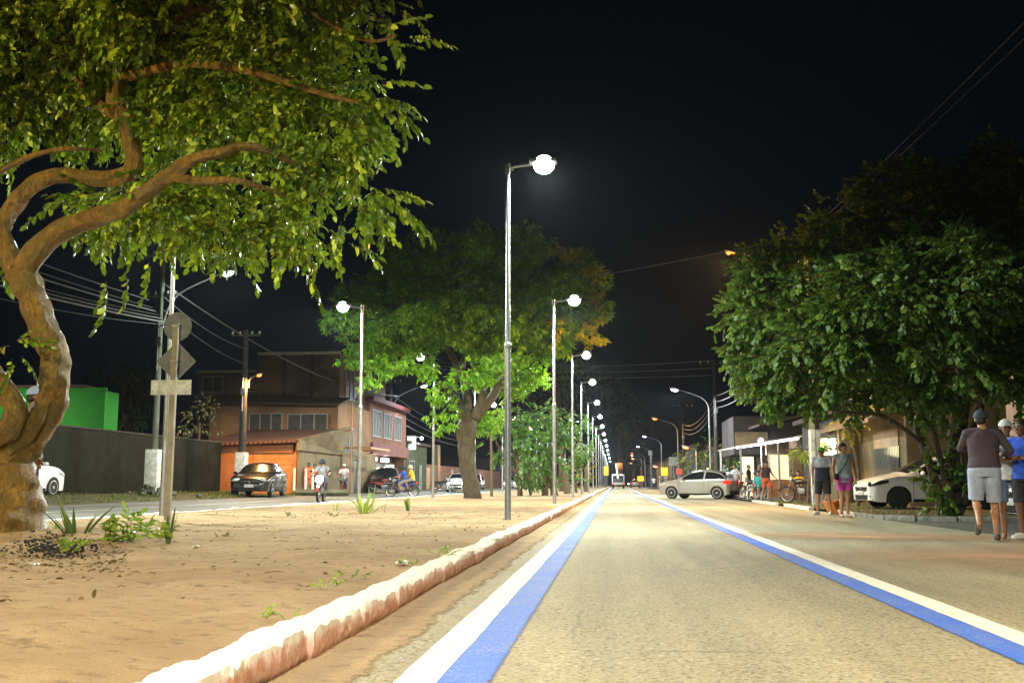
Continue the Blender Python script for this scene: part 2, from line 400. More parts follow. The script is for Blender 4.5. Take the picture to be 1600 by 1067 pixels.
def make_spray(kind, nl, length, L, Wd, tmpl, twig_r=0.004):
    V = []; Fc = []; LV = []
    def put(v, f, lv):
        o = sum(len(x) for x in V); V.append(v); Fc.extend([tuple(i + o for i in q) for q in f]); LV.append(np.full(len(v), lv))
    if kind == 'twig':
        pts = [np.array([length * t, 0.12 * length * math.sin(t * 3 + rng.random() * 3) * t, -0.45 * length * t * t]) for t in np.linspace(0, 1, 5)]
        for i in range(4):
            a, b_ = pts[i], pts[i + 1]; r = twig_r * (1.2 - i * 0.2)
            v = np.array([a + [0, r, 0], a - [0, r, 0], a + [0, 0, r * 1.5], b_ + [0, r * .8, 0], b_ - [0, r * .8, 0], b_ + [0, 0, r * 1.2]])
            put(v, [(0, 1, 4, 3), (1, 2, 5, 4), (2, 0, 3, 5)], -1.0)
        for k_ in range(nl):
            t = 0.12 + 0.88 * k_ / (nl - 1); p = np.array([np.interp(t, np.linspace(0, 1, 5), [q[j] for q in pts]) for j in range(3)])
            side = 1 if k_ % 2 else -1
            ang = math.radians(60 - 45 * t * t) * side + rng.normal(0, .2)
            d = np.array([math.cos(ang), math.sin(ang), -0.35 - 0.5 * rng.random()])
            s_ = L * rng.uniform(.7, 1.15)
            R = frame(d, roll=rng.normal(0, .5)); v = (tmpl[0] * [s_, Wd * s_ / L, s_]) @ R.T + p
            put(v, tmpl[1], rng.random())
    else:   # whorl
        for k_ in range(nl):
            ang = 2 * PI * k_ / nl + rng.normal(0, .25); sp_ = rng.uniform(.35, 1.25)
            d = np.array([math.cos(sp_), math.sin(sp_) * math.cos(ang), math.sin(sp_) * math.sin(ang) - 0.55])
            s_ = L * rng.uniform(.7, 1.15); p = np.array([rng.uniform(-.4, .3) * length, 0, 0])
            R = frame(d, roll=rng.normal(0, .4)); v = (tmpl[0] * [s_, Wd * s_ / L, s_]) @ R.T + p
            put(v, tmpl[1], rng.random())
    return np.concatenate(V), Fc, np.concatenate(LV)
def foliage(name, m, parent, sprays, pos, dirs, scl, lvshift=None, loc=(0, 0, 0)):
    K = len(sprays); pick = rng.integers(0, K, len(pos)); AV = []; AF = []; AS = []; AL = []; off = 0
    for k_ in range(K):
        idx = np.nonzero(pick == k_)[0]
        if len(idx) == 0: continue
        v, f, lv = sprays[k_]
        R = np.stack([frame(dirs[i], roll=rng.normal(0, .5)) for i in idx])
        vv = np.einsum('nij,vj->nvi', R, v) * scl[idx][:, None, None] + pos[idx][:, None, :]
        AV.append(vv.reshape(-1, 3))
        l = np.tile(lv, (len(idx), 1)); sh = rng.normal(0, .13, len(idx))[:, None] + (0 if lvshift is None else lvshift[idx][:, None])
        l = np.where(l < -0.5, -1.0, np.clip(l + sh, 0, 1)); AL.append(l.reshape(-1))
        flat = np.array([i for q in f for i in q]); tot = np.array([len(q) for q in f])
        nv = len(v)
        AF.append((flat[None, :] + (off + np.arange(len(idx)) * nv)[:, None]).reshape(-1)); AS.append(np.tile(tot, len(idx)))
        off += nv * len(idx)
    V = np.concatenate(AV); Fl = np.concatenate(AF); T = np.concatenate(AS); LV = np.concatenate(AL)
    me = bpy.data.meshes.new(name); me.vertices.add(len(V)); me.vertices.foreach_set('co', V.astype(np.float32).ravel())
    me.loops.add(len(Fl)); me.loops.foreach_set('vertex_index', Fl.astype(np.int32))
    me.polygons.add(len(T)); st = np.concatenate([[0], np.cumsum(T)[:-1]]); me.polygons.foreach_set('loop_start', st.astype(np.int32))
    me.update(calc_edges=True); me.validate()
    a = me.attributes.new('lv', 'FLOAT', 'POINT'); a.data.foreach_set('value', LV.astype(np.float32))
    me.materials.append(MATS[m]); o = bpy.data.objects.new(name, me); C.objects.link(o); o.location = loc
    if parent is not None: o.parent = parent
    return o
def lobes_sample(lobes, dens, shell=3.0, down=0.3, minz=None, clump=0.0, per=16):
    """lobes: (centre, (rx,ry,rz)); returns positions and outward directions"""
    Ps = []; Ds = []
    for c, r in lobes:
        vol = r[0] * r[1] * r[2] * 4.19; k_ = max(3, int(vol * dens))
        d = rng.normal(size=(k_, 3)); d /= np.linalg.norm(d, axis=1)[:, None]
        rr = rng.random(k_) ** (1 / shell)
        lump = 1 + 0.13 * np.sin(d[:, 0] * 7 + c[0] * 3) + 0.13 * np.sin(d[:, 2] * 9 + c[2] * 5) + 0.08 * np.sin(d[:, 1] * 11)
        p = np.array(c) + d * np.array(r) * (rr * lump)[:, None]
        dd = d + rng.normal(0, .45, (k_, 3)); dd[:, 2] -= down
        if clump > 0 and k_ > per * 2:
            nc = max(2, k_ // per); idx = rng.integers(0, nc, k_); off_ = rng.normal(0, 1, (k_, 3)) * [1, 1, .7]; off_ /= (np.linalg.norm(off_, axis=1)[:, None] + .3)
            cp = p[idx] + off_ * clump; fill = rng.random(k_) < .12
            p = np.where(fill[:, None], p, cp); dd = np.where(fill[:, None], dd, off_ * 1.1 + d[idx] * .7 + rng.normal(0, .25, (k_, 3)) - [0, 0, down])
        Ps.append(p); Ds.append(dd)
    Ps = np.concatenate(Ps); Ds = np.concatenate(Ds)
    if minz is not None:
        k_ = Ps[:, 2] > minz; Ps, Ds = Ps[k_], Ds[k_]
    return Ps, Ds
def smooth_path(pts, rad, n=6):
    """Catmull-Rom through points"""
    out = []; ro = []; p = [Vector(q) for q in pts]; m_ = len(p)
    for i in range(m_ - 1):
        p0, p1, p2, p3 = p[max(i - 1, 0)], p[i], p[i + 1], p[min(i + 2, m_ - 1)]
        for k_ in range(n):
            t = k_ / n; t2 = t * t; t3 = t2 * t
            out.append(0.5 * ((2 * p1) + (p2 - p0) * t + (2 * p0 - 5 * p1 + 4 * p2 - p3) * t2 + (3 * p1 - p0 - 3 * p2 + p3) * t3))
            ro.append(rad[i] * (1 - t) + rad[i + 1] * t)
    out.append(p[-1]); ro.append(rad[-1]); return out, ro
def limb(mb, pts, rad, n=6, seg=14, jit=0.05):
    a, b_ = smooth_path(pts, rad, n); k0 = len(mb.v); mb.tube(a, b_, seg)
    ph = [random.uniform(0, 6) for _ in range(6)]
    for i in range(len(a)):
        for k in range(seg):
            th = 2 * PI * k / seg; q = 1 + .075 * math.sin(3 * th + ph[0] + i * .35) + .05 * math.sin(5 * th + ph[1] - i * .5) + .05 * math.sin(i * 1.1 + ph[2] + 2 * th) + .035 * math.sin(9 * th + ph[3] + i * .2) + random.uniform(-.02, .02)
            v = Vector(mb.v[k0 + i * seg + k]); mb.v[k0 + i * seg + k] = tuple(a[i] + (v - a[i]) * q)
# ================================================================ SETTING
def sheet(name, xs, ys, zf, m, kind='structure', smooth=True):
    vs = [(x, y, zf(x, y)) for y in ys for x in xs]; nx = len(xs)
    fs = [(j * nx + i, j * nx + i + 1, (j + 1) * nx + i + 1, (j + 1) * nx + i) for j in range(len(ys) - 1) for i in range(nx - 1)]
    me = bpy.data.meshes.new(name); me.from_pydata(vs, [], fs); me.materials.append(MATS[m])
    if smooth: me.polygons.foreach_set('use_smooth', [True] * len(me.polygons))
    o = bpy.data.objects.new(name, me); C.objects.link(o); return tag(o, kind=kind)
YF = 620
sheet('ground', [-900, -300, -60, -19.9, -19.5, -16, -14, -12, -10.2, 0, 30, 300, 900], [-120, -20, 60, 200, 600, 1200], lambda x, y: terr(x) - 0.012, 'dirt')
sheet('road', [-1.36, 0, 2.5, 5.75], [-40, 0, 60, YF], lambda x, y: 0.0, 'road_asphalt')
sheet('side_road', list(np.linspace(-14.8, -9.9, 8)), [-40, 0, 60, YF], lambda x, y: terr(x), 'side_asphalt')
# darker old asphalt of the parking bay right of the lane
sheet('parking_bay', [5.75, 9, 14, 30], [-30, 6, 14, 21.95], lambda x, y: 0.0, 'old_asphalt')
def wavy(name, pts_l, pts_r, m, z):      # a patch between two edge curves with noisy borders
    vs = []
    for (a, b_) in zip(pts_l, pts_r): vs += [(a[0], a[1], z), (b_[0], b_[1], z)]
    fs = [(2 * i, 2 * i + 1, 2 * i + 3, 2 * i + 2) for i in range(len(pts_l) - 1)]
    me = bpy.data.meshes.new(name); me.from_pydata(vs, [], fs); me.materials.append(MATS[m])
    o = bpy.data.objects.new(name, me); C.objects.link(o); return tag(o, kind='structure')
ys = list(np.arange(1.0, 60, 0.12)) + list(np.arange(60, 400, 2.0))
def nz(y, s, a): return a * (math.sin(y * 1.7 + s) * .5 + math.sin(y * 4.3 + s * 2) * .3 + math.sin(y * 11.1 + s * 3) * .2) + random.uniform(-a, a) * .25
# sand washed along the curb
wavy('gutter_sand_strip', [(-1.36, y) for y in ys], [(-0.80, y) for y in ys], 'gutter_sand', 0.004)
wavy('lane_line', [(-0.868 + nz(y, 2, .006), y) for y in ys], [(-0.70 + nz(y, 5, .006), y) for y in ys], 'white_road_paint', 0.008)
wavy('blue_lane_stripe', [(-0.71, y) for y in ys], [(-0.42, y) for y in ys], 'blue_road_paint', 0.006)
wavy('lane_line', [(1.925 + nz(y, 7, .006), y) for y in ys], [(2.095 + nz(y, 8, .006), y) for y in ys], 'white_road_paint', 0.008)
wavy('blue_lane_stripe', [(1.66, y) for y in ys], [(1.935, y) for y in ys], 'blue_road_paint_right', 0.006)
yl = list(np.arange(4, 80, 0.5)) + [120, 200, 400]
o = wavy('side_road_line', [(-12.98, y) for y in yl], [(-12.85, y) for y in yl], 'white_road_paint', terr(-12.9) + 0.008)
# reddish sand fanned out over the asphalt on the right
def blob(name, cx, cy, rx, ry, m, z, n=60, s=0):
    vs = [(cx, cy, z)] + [(cx + rx * math.cos(2 * PI * i / n) * (1 + nz(i * .35, s, .18)), cy + ry * math.sin(2 * PI * i / n) * (1 + nz(i * .35, s, .18)), z) for i in range(n)]
    fs = [(0, i + 1, (i + 1) % n + 1) for i in range(n)]
    me = bpy.data.meshes.new(name); me.from_pydata(vs, [], fs); me.materials.append(MATS[m])
    o = bpy.data.objects.new(name, me); C.objects.link(o); return tag(o, kind='structure')
# feathered sand dusting: alpha by noise so the edge thins out
m, n, b = node_mat('sand_dusting'); o = N(n, 'ShaderNodeTexCoord').outputs['Object']
n.links.new(mixc(n, ramp(n, noise(n, o, 3, 6), [(0.35, 0.0), (0.65, 1.0)]), (0.36, 0.20, 0.10), (0.44, 0.24, 0.12)), b.inputs['Base Color']); b.inputs['Roughness'].default_value = 0.95
vl = N(n, 'ShaderNodeVectorMath', operation='LENGTH'); n.links.new(o, vl.inputs[0])
fall = ramp(n, vl.outputs['Value'], [(0.25, 1.0), (1.0, 0.0)])
al = mth(n, 'MULTIPLY', fall, ramp(n, noise(n, o, 2.2, 8, 0.7), [(0.30, 0.35), (0.62, 1.0)]))
n.links.new(al, b.inputs['Alpha'])
for (cx, cy, rx, ry, z, rzz) in ((5.0, 11.5, 3.6, 2.6, 0.010, .25), (3.6, 15.8, 2.4, 1.6, 0.011, -.1), (8.5, 15.5, 4.5, 2.0, 0.012, .1)):
    nn = 48; me = bpy.data.meshes.new('sand_drift')
    me.from_pydata([(0, 0, 0)] + [(math.cos(2 * PI * i / nn), math.sin(2 * PI * i / nn), 0) for i in range(nn)], [], [(0, i + 1, (i + 1) % nn + 1) for i in range(nn)])
    me.materials.append(MATS['sand_dusting']); o = bpy.data.objects.new('sand_drift', me); C.objects.link(o)
    o.location = (cx, cy, z); o.scale = (rx, ry, 1); o.rotation_euler = (0, 0, rzz); tag(o, kind='structure')

# median: undulating sand
def mz(x, y):
    e = min(1, max(0, (-1.56 - x) / 0.8)) * min(1, max(0, (x + 9.9) / 0.8))
    near = max(0, 1 - y / 90)
    return 0.118 + e * near * (0.035 + 0.030 * math.sin(x * 1.3 + y * .45) * math.sin(y * .8 + 1) + 0.016 * math.sin(x * 3.1 + y * 2.3) + 0.010 * math.sin(x * 6.7 - y * 4.9) + random.uniform(-.004, .004)) \
        + 0.14 * math.exp(-((x + 6.3) ** 2 + (y - 10.9) ** 2) / 1.3)
xs = list(np.arange(-9.95, -1.5, 0.10)) + [-1.50]
yn = list(np.arange(-8, 2, 1.0)) + list(np.arange(2, 26, 0.10)) + list(np.arange(26, 90, 0.8)) + list(np.arange(90, YF, 20))
sheet('median_sand', xs, yn, mz, 'median_sand')

# curbs
def curb(name, x0, x1, ys, m, label, wob=0.012, h=0.135, face=0.02, group=None, zb=0.0):
    vs = []; fs = []; k = 9
    for y in ys:
        a = nz(y, 4, wob * 1.6); b_ = nz(y * 1.3, 6, wob); hh = h + nz(y * .8, 9, wob * 1.0) + (0.010 if math.sin(y * 6.0) > 0 else 0)
        st = int(y * 1.11); rs_ = random.Random(st * 7 + int(x0 * 10)); notch = (-0.030 if (y * 1.11) % 1.0 < 0.05 else 0) + rs_.uniform(-.012, .012); hh += rs_.uniform(-.012, .008) - (0.018 if (y * 1.11) % 1.0 < 0.05 else 0) - (max(0, math.sin(y * 13.0 + st)) ** 8) * .022
        fx = x1 + a * .8 + notch
        prof = [(x0 + b_, -.05), (x0 + b_, hh * .9), (x0 + b_ + .02, hh), ((x0 + x1) / 2, hh + .006 + random.uniform(-.004, .004)), (fx - .012 + random.uniform(-.004, .004), hh + random.uniform(-.004, .004)), (fx + .004 + random.uniform(-.004, .004), hh - .012 + random.uniform(-.004, .004)),
                (fx + face * .4 + random.uniform(-.005, .005), hh * .6), (fx + face * .4 + random.uniform(-.006, .006), hh * .32), (fx - .012 + nz(y * 2.2, 3, .014), -.01)]
        vs += [(p[0], y, p[1] + zb) for p in prof]
    for j in range(len(ys) - 1):
        for i in range(k - 1): fs.append((j * k + i, j * k + i + 1, (j + 1) * k + i + 1, (j + 1) * k + i))
    fs.append(tuple(range(k))); fs.append(tuple(range((len(ys) - 1) * k, len(ys) * k))[::-1])
    mb = MB(); mb.add(vs, fs); o = mb.build(name, m); return tag(o, label, 'curb', group)
curb('median_curb', -1.545, -1.352, list(np.arange(1.2, 40, 0.035)) + list(np.arange(40, 120, .5)) + list(np.arange(120, 420, 8)), 'curb_paint',
     'rough whitewashed curb with pink worn face between the sandy median and the striped lane')
curb('median_curb', -10.05, -9.88, list(np.arange(8, 120, 0.3)) + list(np.arange(120, 420, 8)), 'kerb_white', 'thin white painted curb on the far side of the sandy median')

# right-hand kerb: broken white stones up the street, then a grey kerb curving off to the right
def stone(name, pts, m, label, w=.16, h=.13, group=None):
    mb = MB(); pts = [Vector((p[0], p[1], 0)) for p in pts]
    for i in range(len(pts) - 1):
        a, b_ = pts[i], pts[i + 1]; d = b_ - a
        mb.box(((a + b_) / 2 + Vector((0, 0, h / 2 - .03 + random.uniform(-.01, .01)))), (d.length - .015, w, h), rz=math.atan2(d.y, d.x) + random.uniform(-.02, .02), bev=.02)
    return tag(mb.build(name, m), label, 'kerb', group)
stone('kerb', [(5.72 + nz(y, 2, .03), y) for y in np.arange(25.4, 29.4, .8)], 'kerb_white', 'short white kerb piece behind the man in pink shorts')
stone('kerb', [(5.75 + nz(y, 2, .03), y) for y in np.arange(31.2, 36.0, .8)], 'kerb_white', 'white kerb stones beside the square concrete post')
stone('kerb', [(5.78 + nz(y, 2, .03), y) for y in np.arange(38.0, 45.0, .8)], 'kerb_white', 'white kerb piece in front of the bar tables')
stone('kerb', [(5.8 + nz(y, 2, .03), y) for y in np.arange(58, 110.0, 2)], 'kerb_white', 'long pale kerb running up the right side beyond the silver hatchback')
arc = [(5.75, 25.2), (5.72, 24.2), (5.85, 23.2), (6.3, 22.5), (7.0, 22.15), (7.8, 22.05), (8.7, 22.0), (9.7, 22.0), (10.8, 22.0), (12.5, 22.0)]
stone('kerb', arc, 'kerb_stone', 'grey stone kerb curving to the right in front of the leafy tree trunk')
# raised verge behind kerb (earth and grass)
mb = MB()
poly = [(5.82, 45)] + [(p[0] + .1, p[1] + .1) for p in arc] + [(30, 22.1), (30, 45)]
mb.add([(x, y, 0.055) for x, y in poly], [tuple(range(len(poly)))])
tag(mb.build('right_verge', 'dirt', smooth=False), kind='structure')
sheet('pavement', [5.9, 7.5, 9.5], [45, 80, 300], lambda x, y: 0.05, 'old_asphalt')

# ---- grass on the verges (uncountable)
def grass(name, region, nbl, zf, label, hgt=0.10):
    pos = []
    for (x0, x1, y0, y1, w_) in region:
        k = int(nbl * w_); q = rng.random((k, 2)); x = x0 + (x1 - x0) * q[:, 0]; y = y0 + (y1 - y0) * q[:, 1]
        keep = (np.sin(x * 2.1 + y * .7) + np.sin(y * 1.3 - x) + rng.normal(0, .6, k)) > 0.1
        pos.append(np.stack([x[keep], y[keep], np.array([zf(a) for a in x[keep]])], 1))
    pos = np.concatenate(pos); d = rng.normal(0, .35, (len(pos), 3)); d[:, 2] = 1
    blade = (np.array([[0, -.5, 0], [0, .5, 0], [.6, .3, .03], [.6, -.3, .03], [1, 0, -.12]], float), [(0, 1, 2, 3), (3, 2, 4)])
    sp = [(np.concatenate([(blade[0] * [1.0 * s, .10, 1]) @ frame(np.array([1, rng.normal(0, .4), rng.normal(0, .4)])).T for s in rng.uniform(.5, 1.2, 4)]),
           [tuple(i + 5 * q for i in f) for q in range(4) for f in blade[1]], np.repeat(rng.random(4), 5)) for _ in range(4)]
    o = foliage(name, 'grass_blade', None, sp, pos, d, rng.uniform(.5, 1.3, len(pos)) * hgt)
    return tag(o, label, 'grass', kind='stuff')
grass('grass', [(-19.3, -15.0, 24, 52, 1.0)], 5200, terr, 'low green grass along the foot of the dark wall on the left verge', .13)
grass('grass', [(5.9, 9.3, 22.4, 44, .7), (9.3, 14, 22.4, 26, .25)], 4200, lambda x: .05, 'thin dark grass on the earth behind the right kerb', .10)
grass('grass', [(-9.5, -1.8, 6, 40, .22)], 1300, lambda x: .13, 'sparse tiny green weeds over the sandy median', .05)

# ================================================================ LAMPS
mat('galv_steel', (0.42, 0.44, 0.45), 0.38, 0.75, var=0.25, scale=12, bump=.05)
mat('grey_steel', (0.20, 0.21, 0.21), 0.5, 0.6, var=0.3, scale=8)
mat('lamp_housing', (0.30, 0.31, 0.32), 0.45, 0.4, var=.1)
mat('led_glow', (0.9, 0.95, 1.0), 0.3, var=0, emit=(0.90, 1.0, 0.97), estr=14.0)
mat('led_glow_violet', (0.9, 0.9, 1.0), 0.3, var=0, emit=(0.80, 0.78, 1.0), estr=9.0)
mat('sodium_glow', (1, 0.6, 0.3), 0.3, var=0, emit=(1.0, 0.17, 0.02), estr=5.0)
mat('warm_glow', (1, 0.8, 0.5), 0.3, var=0, emit=(1.0, 0.72, 0.36), estr=14.0)
mat('concrete', (0.10, 0.11, 0.08), 0.9, var=0.4, scale=3, bump=.4, bscale=18)
mat('dark_concrete', (0.04, 0.038, 0.034), 0.9, var=0.4, scale=3, bump=.3)
mat('whitewash', (0.60, 0.60, 0.56), 0.9, var=0.45, scale=4, bump=.5)
mat('black_rubber', (0.018, 0.018, 0.018), 0.85, var=.2)
mat('wire_black', (0.03, 0.03, 0.03), 0.6, var=0)
mat('wire_pale', (0.10, 0.11, 0.11), 0.5, var=0)

ordn = ['nearest', 'second', 'third', 'fourth', 'fifth', 'sixth', 'seventh', 'eighth', 'ninth', 'tenth', 'eleventh', 'twelfth', 'thirteenth', 'fourteenth']
def median_lamp(side, h=6.6, power=P_MED):
    t = thing('street_lamp', 'x', 'street lamp')
    mb = MB(); mb.cyl((0, 0, -.05), (0, 0, h * .48), .060, .056, 14); mb.build('lower_pole', 'galv_steel', t)
    mb = MB(); mb.cyl((0, 0, h * .475), (0, 0, h - .02), .047, .036, 14); mb.lathe([(.05, 0), (.066, .02), (.066, .10), (.05, .12)], (0, 0, h * .47), n=14); mb.build('upper_pole', 'galv_steel', t)
    mb = MB(); mb.box((0, 0, 0.0), (.22, .22, .02)); mb.build('base_plate', 'galv_steel', t)
    mb = MB(); mb.tube([(0, 0, h - .05), (side * .2, 0, h - .02), (side * .42, 0, h)], [.028, .027, .026], 10); mb.cyl((0, 0, h - .16), (0, 0, h + .03), .05, .05, 14)
    mb.box((side * .03, 0, h - .09), (.16, .02, .03)); mb.build('arm', 'galv_steel', t)
    hd = MB(); hd.box((side * .66, 0, h + .05), (.52, .26, .07), bev=.03); hd.box((side * .66, 0, h + .10), (.30, .18, .05), bev=.02); ho = hd.build('lamp_head', 'lamp_housing', t)
    g = MB(); g.ell((side * .68, 0, h - .01), (.20, .18, .18), 24, 14); g.build('glow_diffuser', 'led_glow', ho)  # ball shaped to the lamp's bloom; the head itself is flat
    lamp_light('lamp_light', (side * .68, 0, h - .22), power, LED, t, size=.16)
    return t
MEDY = [18.6, 33.1, 47.6, 60.5, 76.0, 92, 108, 125, 143, 163, 186, 212, 243, 280]
protoR = median_lamp(1)
for i, y in enumerate(MEDY):
    o = protoR if i == 0 else copy_tree(protoR)
    o.location = (-1.93, y, .12)
    tag(o, '%s slim steel lamp of the row along the curb by the striped lane' % ordn[i] if i else 'tall slim steel lamp with the biggest white glow, nearest of the curb row', group='slim median lamps by the curb')
protoL = median_lamp(-1)
for i, y in enumerate([19.6, 33.6, 47.6, 62.0, 77.5, 94, 112, 130]):
    o = protoL if i == 0 else copy_tree(protoL)
    o.location = (-8.86 if i == 0 else -8.45, y, .13)
    tag(o, ['slim lamp post rising into the leaves behind the backs of the traffic signs', 'slim steel lamp with its head to the left in front of the big mango crown', 'slim lamp post standing just left of the mango trunk, head hidden in leaves'][i] if i < 3 else '%s slim lamp of the median row along the side road' % ordn[i], group='slim median lamps by the side road')

def arm_lamp(name, loc, dirx, h, reach, rise, head_mat, col, power, label, pole=True, pole_r=.09, diry=0.0, start=None, group=None, size=.2, cone=177, hs=1.0):
    """curved-arm street lamp, lamp head reaching towards dirx"""
    t = thing(name, label, 'street lamp', loc, 0, group)
    d = Vector((dirx, diry, 0)).normalized(); base = Vector((0, 0, h - rise))
    if pole: MB().cyl((0, 0, -.1), base, pole_r, pole_r * .62, 12).build('pole', 'grey_steel', t)
    pts = [base - Vector((0, 0, .25)), base, base + d * reach * .12 + Vector((0, 0, rise * .40)), base + d * reach * .38 + Vector((0, 0, rise * .68)), base + d * reach + Vector((0, 0, rise))]
    mb = MB(); a, r_ = smooth_path(pts, [.04, .04, .036, .032, .028], 5); mb.tube(a, r_, 8); mb.build('arm', 'grey_steel', t)
    tip = base + d * (reach + .22) + Vector((0, 0, rise + .04)); R = Matrix.Rotation(math.atan2(d.y, d.x), 3, 'Z') @ Matrix.Rotation(-.22, 3, 'Y')
    hm = MB().ell(tip + Vector((0, 0, .03)), (.36 * hs, .15 * hs, .09 * hs), 14, 8, R=R).build('lamp_head', 'lamp_housing', t)
    MB().ell(tip - Vector((0, 0, .04)), (.25 * hs, .15 * hs, .12 * hs), 14, 8, R=R).build('glow_diffuser', head_mat, hm)
    if power: lamp_light('lamp_light', tip - Vector((0, 0, .22)), power, col, t, size=size, cone=cone)
    return t
# utility poles, concrete, with cross-arms
def util_pole(loc, h, r, label, whitebase=None, arms=((0, .9),), m='concrete', rz=0.0, square=False, group=None):
    t = thing('utility_pole', label, 'utility pole', loc, rz, group)
    mb = MB()
    if square: mb.prism([(-r, -r, -.1), (r, -r, -.1), (r, r, -.1), (-r, r, -.1)], (0, 0, .12)); mb.tube([(0, 0, 0), (0, 0, h)], [r * 1.35, r * .75], 4)
    else: mb.tube([(0, 0, -.1), (0, 0, h)], [r, r * .6], 14)
    mb.build('pole', m, t)
    if whitebase: MB().box((0, 0, whitebase[1] / 2), (whitebase[0], whitebase[0], whitebase[1]), bev=.02).build('painted_base', 'whitewash', t)
    for dz, w_ in arms:
        ar = MB().box((0, 0, h - .25 - dz), (w_ * 2, .10, .10)).build('cross_arm', m if m != 'whitewash' else 'concrete', t)
        for q in (-1, -.45, .45, 1): MB().lathe([(.03, 0), (.055, .03), (.035, .07), (.055, .10), (.02, .14)], (q * w_ * .92, 0, h - .2 - dz), n=8).build('insulator', 'whitewash', ar)
    mk = MB()
    mk.box((.02, -r * .9, h * .62), (.24, .12, .32), bev=.02); mk.cyl((0, -r, h * .7), (0, -r, h * .5), .02); mk.build('meter_box', 'grey_steel', t)
    return t
PL1 = (-17.6, 38.0, terr(-17.6)); PL2 = (-17.1, 46.0, terr(-17.1)); PL3 = (-16.5, 74.6, .27)
util_pole(PL1, 9.6, .14, 'concrete utility pole with whitewashed base block in front of the dark wall', (.50, 1.75), ((0, .9), (1.6, .6)))
arm_lamp('street_lamp', (PL1[0] + .12, PL1[1], PL1[2]), 1, 8.6, 2.3, 1.9, 'led_glow', LED, P_SIDE * .35, 'curved arm lamp on the concrete pole, glowing through the leaf edge of the near tree', pole=False)
util_pole(PL2, 7.6, .19, 'dark utility pole with pale painted base behind the black sedan', (.46, 1.9), ((0, .7),), 'dark_concrete')
arm_lamp('sodium_lamp', (PL2[0] + .15, PL2[1] + .1, PL2[2]), .9, 5.45, .35, .3, 'sodium_glow', SOD, 2600, 'small dim orange lamp fixed high on the dark utility pole', pole=False, diry=-.2, hs=.5)
util_pole(PL3, 8.2, .20, 'brown concrete utility pole beside the lit shop, white painted base', (.6, 1.9), ((0, .8),), 'brown_bark' if False else 'dark_concrete')
arm_lamp('street_lamp', (PL3[0] + .15, PL3[1], PL3[2]), 1, 7.65, 2.15, 1.7, 'led_glow_violet', (.85, .85, 1), P_SIDE * .3, 'curved arm lamp above the shop, left of the mango tree', pole=False)
# rubble at the foot of the pole
rb = MB()
for i in range(46):
    a = random.random() * 6.28; r_ = abs(random.gauss(0, .55)); s = random.uniform(.05, .17)
    rb.box((PL1[0] + .1 + math.cos(a) * r_ * 1.4, PL1[1] - .2 + math.sin(a) * r_, PL1[2] + max(0, .42 - r_ * .45) * random.uniform(.3, 1)), (s * 1.5, s, s), rz=random.random() * 3, bev=.02, tilt=Matrix.Rotation(random.uniform(-.6, .6), 3, 'X'))
tag(rb.build('rubble_heap', 'concrete'), 'heap of broken concrete and earth around the whitewashed pole base', 'rubble', kind='stuff')

# right side
PR1 = (6.62, 35.0, 0.05)
util_pole(PR1, 9.3, .15, 'square concrete pole with thick white painted lower part on the right kerb', (.34, 2.5), ((0, 1.0),), square=True)
arm_lamp('sodium_lamp', (PR1[0] - .1, PR1[1], 0.05), -1, 8.55, 2.25, 1.0, 'sodium_glow', (1, .58, .2), 6000, 'orange lamp glowing at the left tip of the dark right crown', pole=False, hs=.6)
arm_lamp('street_lamp', (6.2, 68, 0), -1, 6.9, 2.0, 1.25, 'led_glow_violet', (.9, .92, 1), P_SIDE * .8, 'grey curved lamp with white head behind the silver hatchback')
util_pole((6.75, 69.5, 0), 9.0, .17, 'dark pole with cross arm beside the curved lamp behind the silver hatchback', None, ((0, 1.0),), 'dark_concrete')
arm_lamp('sodium_lamp', (6.2, 102, 0), -1, 7.1, 2.0, 1.2, 'sodium_glow', SOD, 3000, 'orange curved lamp between the two white curved lamps up the right side')
util_pole((6.8, 103, 0), 8.6, .17, 'dark pole beside the orange curved lamp', None, ((0, 1.0),), 'dark_concrete')
arm_lamp('street_lamp', (6.2, 138, 0), -1, 7.0, 2.0, 1.2, 'led_glow_violet', (.9, .92, 1), 3000, 'small white curved lamp just beyond the orange one on the right')
arm_lamp('street_lamp', (6.2, 176, 0), -1, 7.0, 2.0, 1.2, 'led_glow_violet', (.9, .92, 1), 3000, 'far white curved lamp high over the distant cars')
arm_lamp('sodium_lamp', (6.2, 215, 0), -1, 7.0, 2.4, 1.2, 'sodium_glow', SOD, 2500, 'far orange lamp left of the violet white one', size=.3)
arm_lamp('street_lamp', (6.2, 240, 0), -1, 7.2, 2.0, 1.2, 'led_glow_violet', (.9, .92, 1), 3000, 'most distant white curved lamp over the end of the road')
arm_lamp('sodium_lamp', (6.4, 82, 0), -1, 3.6, .6, .4, 'sodium_glow', SOD, 700, 'low orange red lamp above the yellow board by the right pavement')
for px_, py_, y_, lb_ in ((989, 716, 190, 'distant orange lamp just left of the far violet white lamps'), (986, 723, 235, 'lower one of the two distant orange lamps over the end of the road'), (1024, 728, 120, 'dim orange lamp above the hanging grey sign')):
    q_ = P(px_, py_, y_); arm_lamp('sodium_lamp', (q_.x + 2.2, y_, 0), -1, q_.z, 2.0, 1.0, 'sodium_glow', SOD, 1200, lb_)
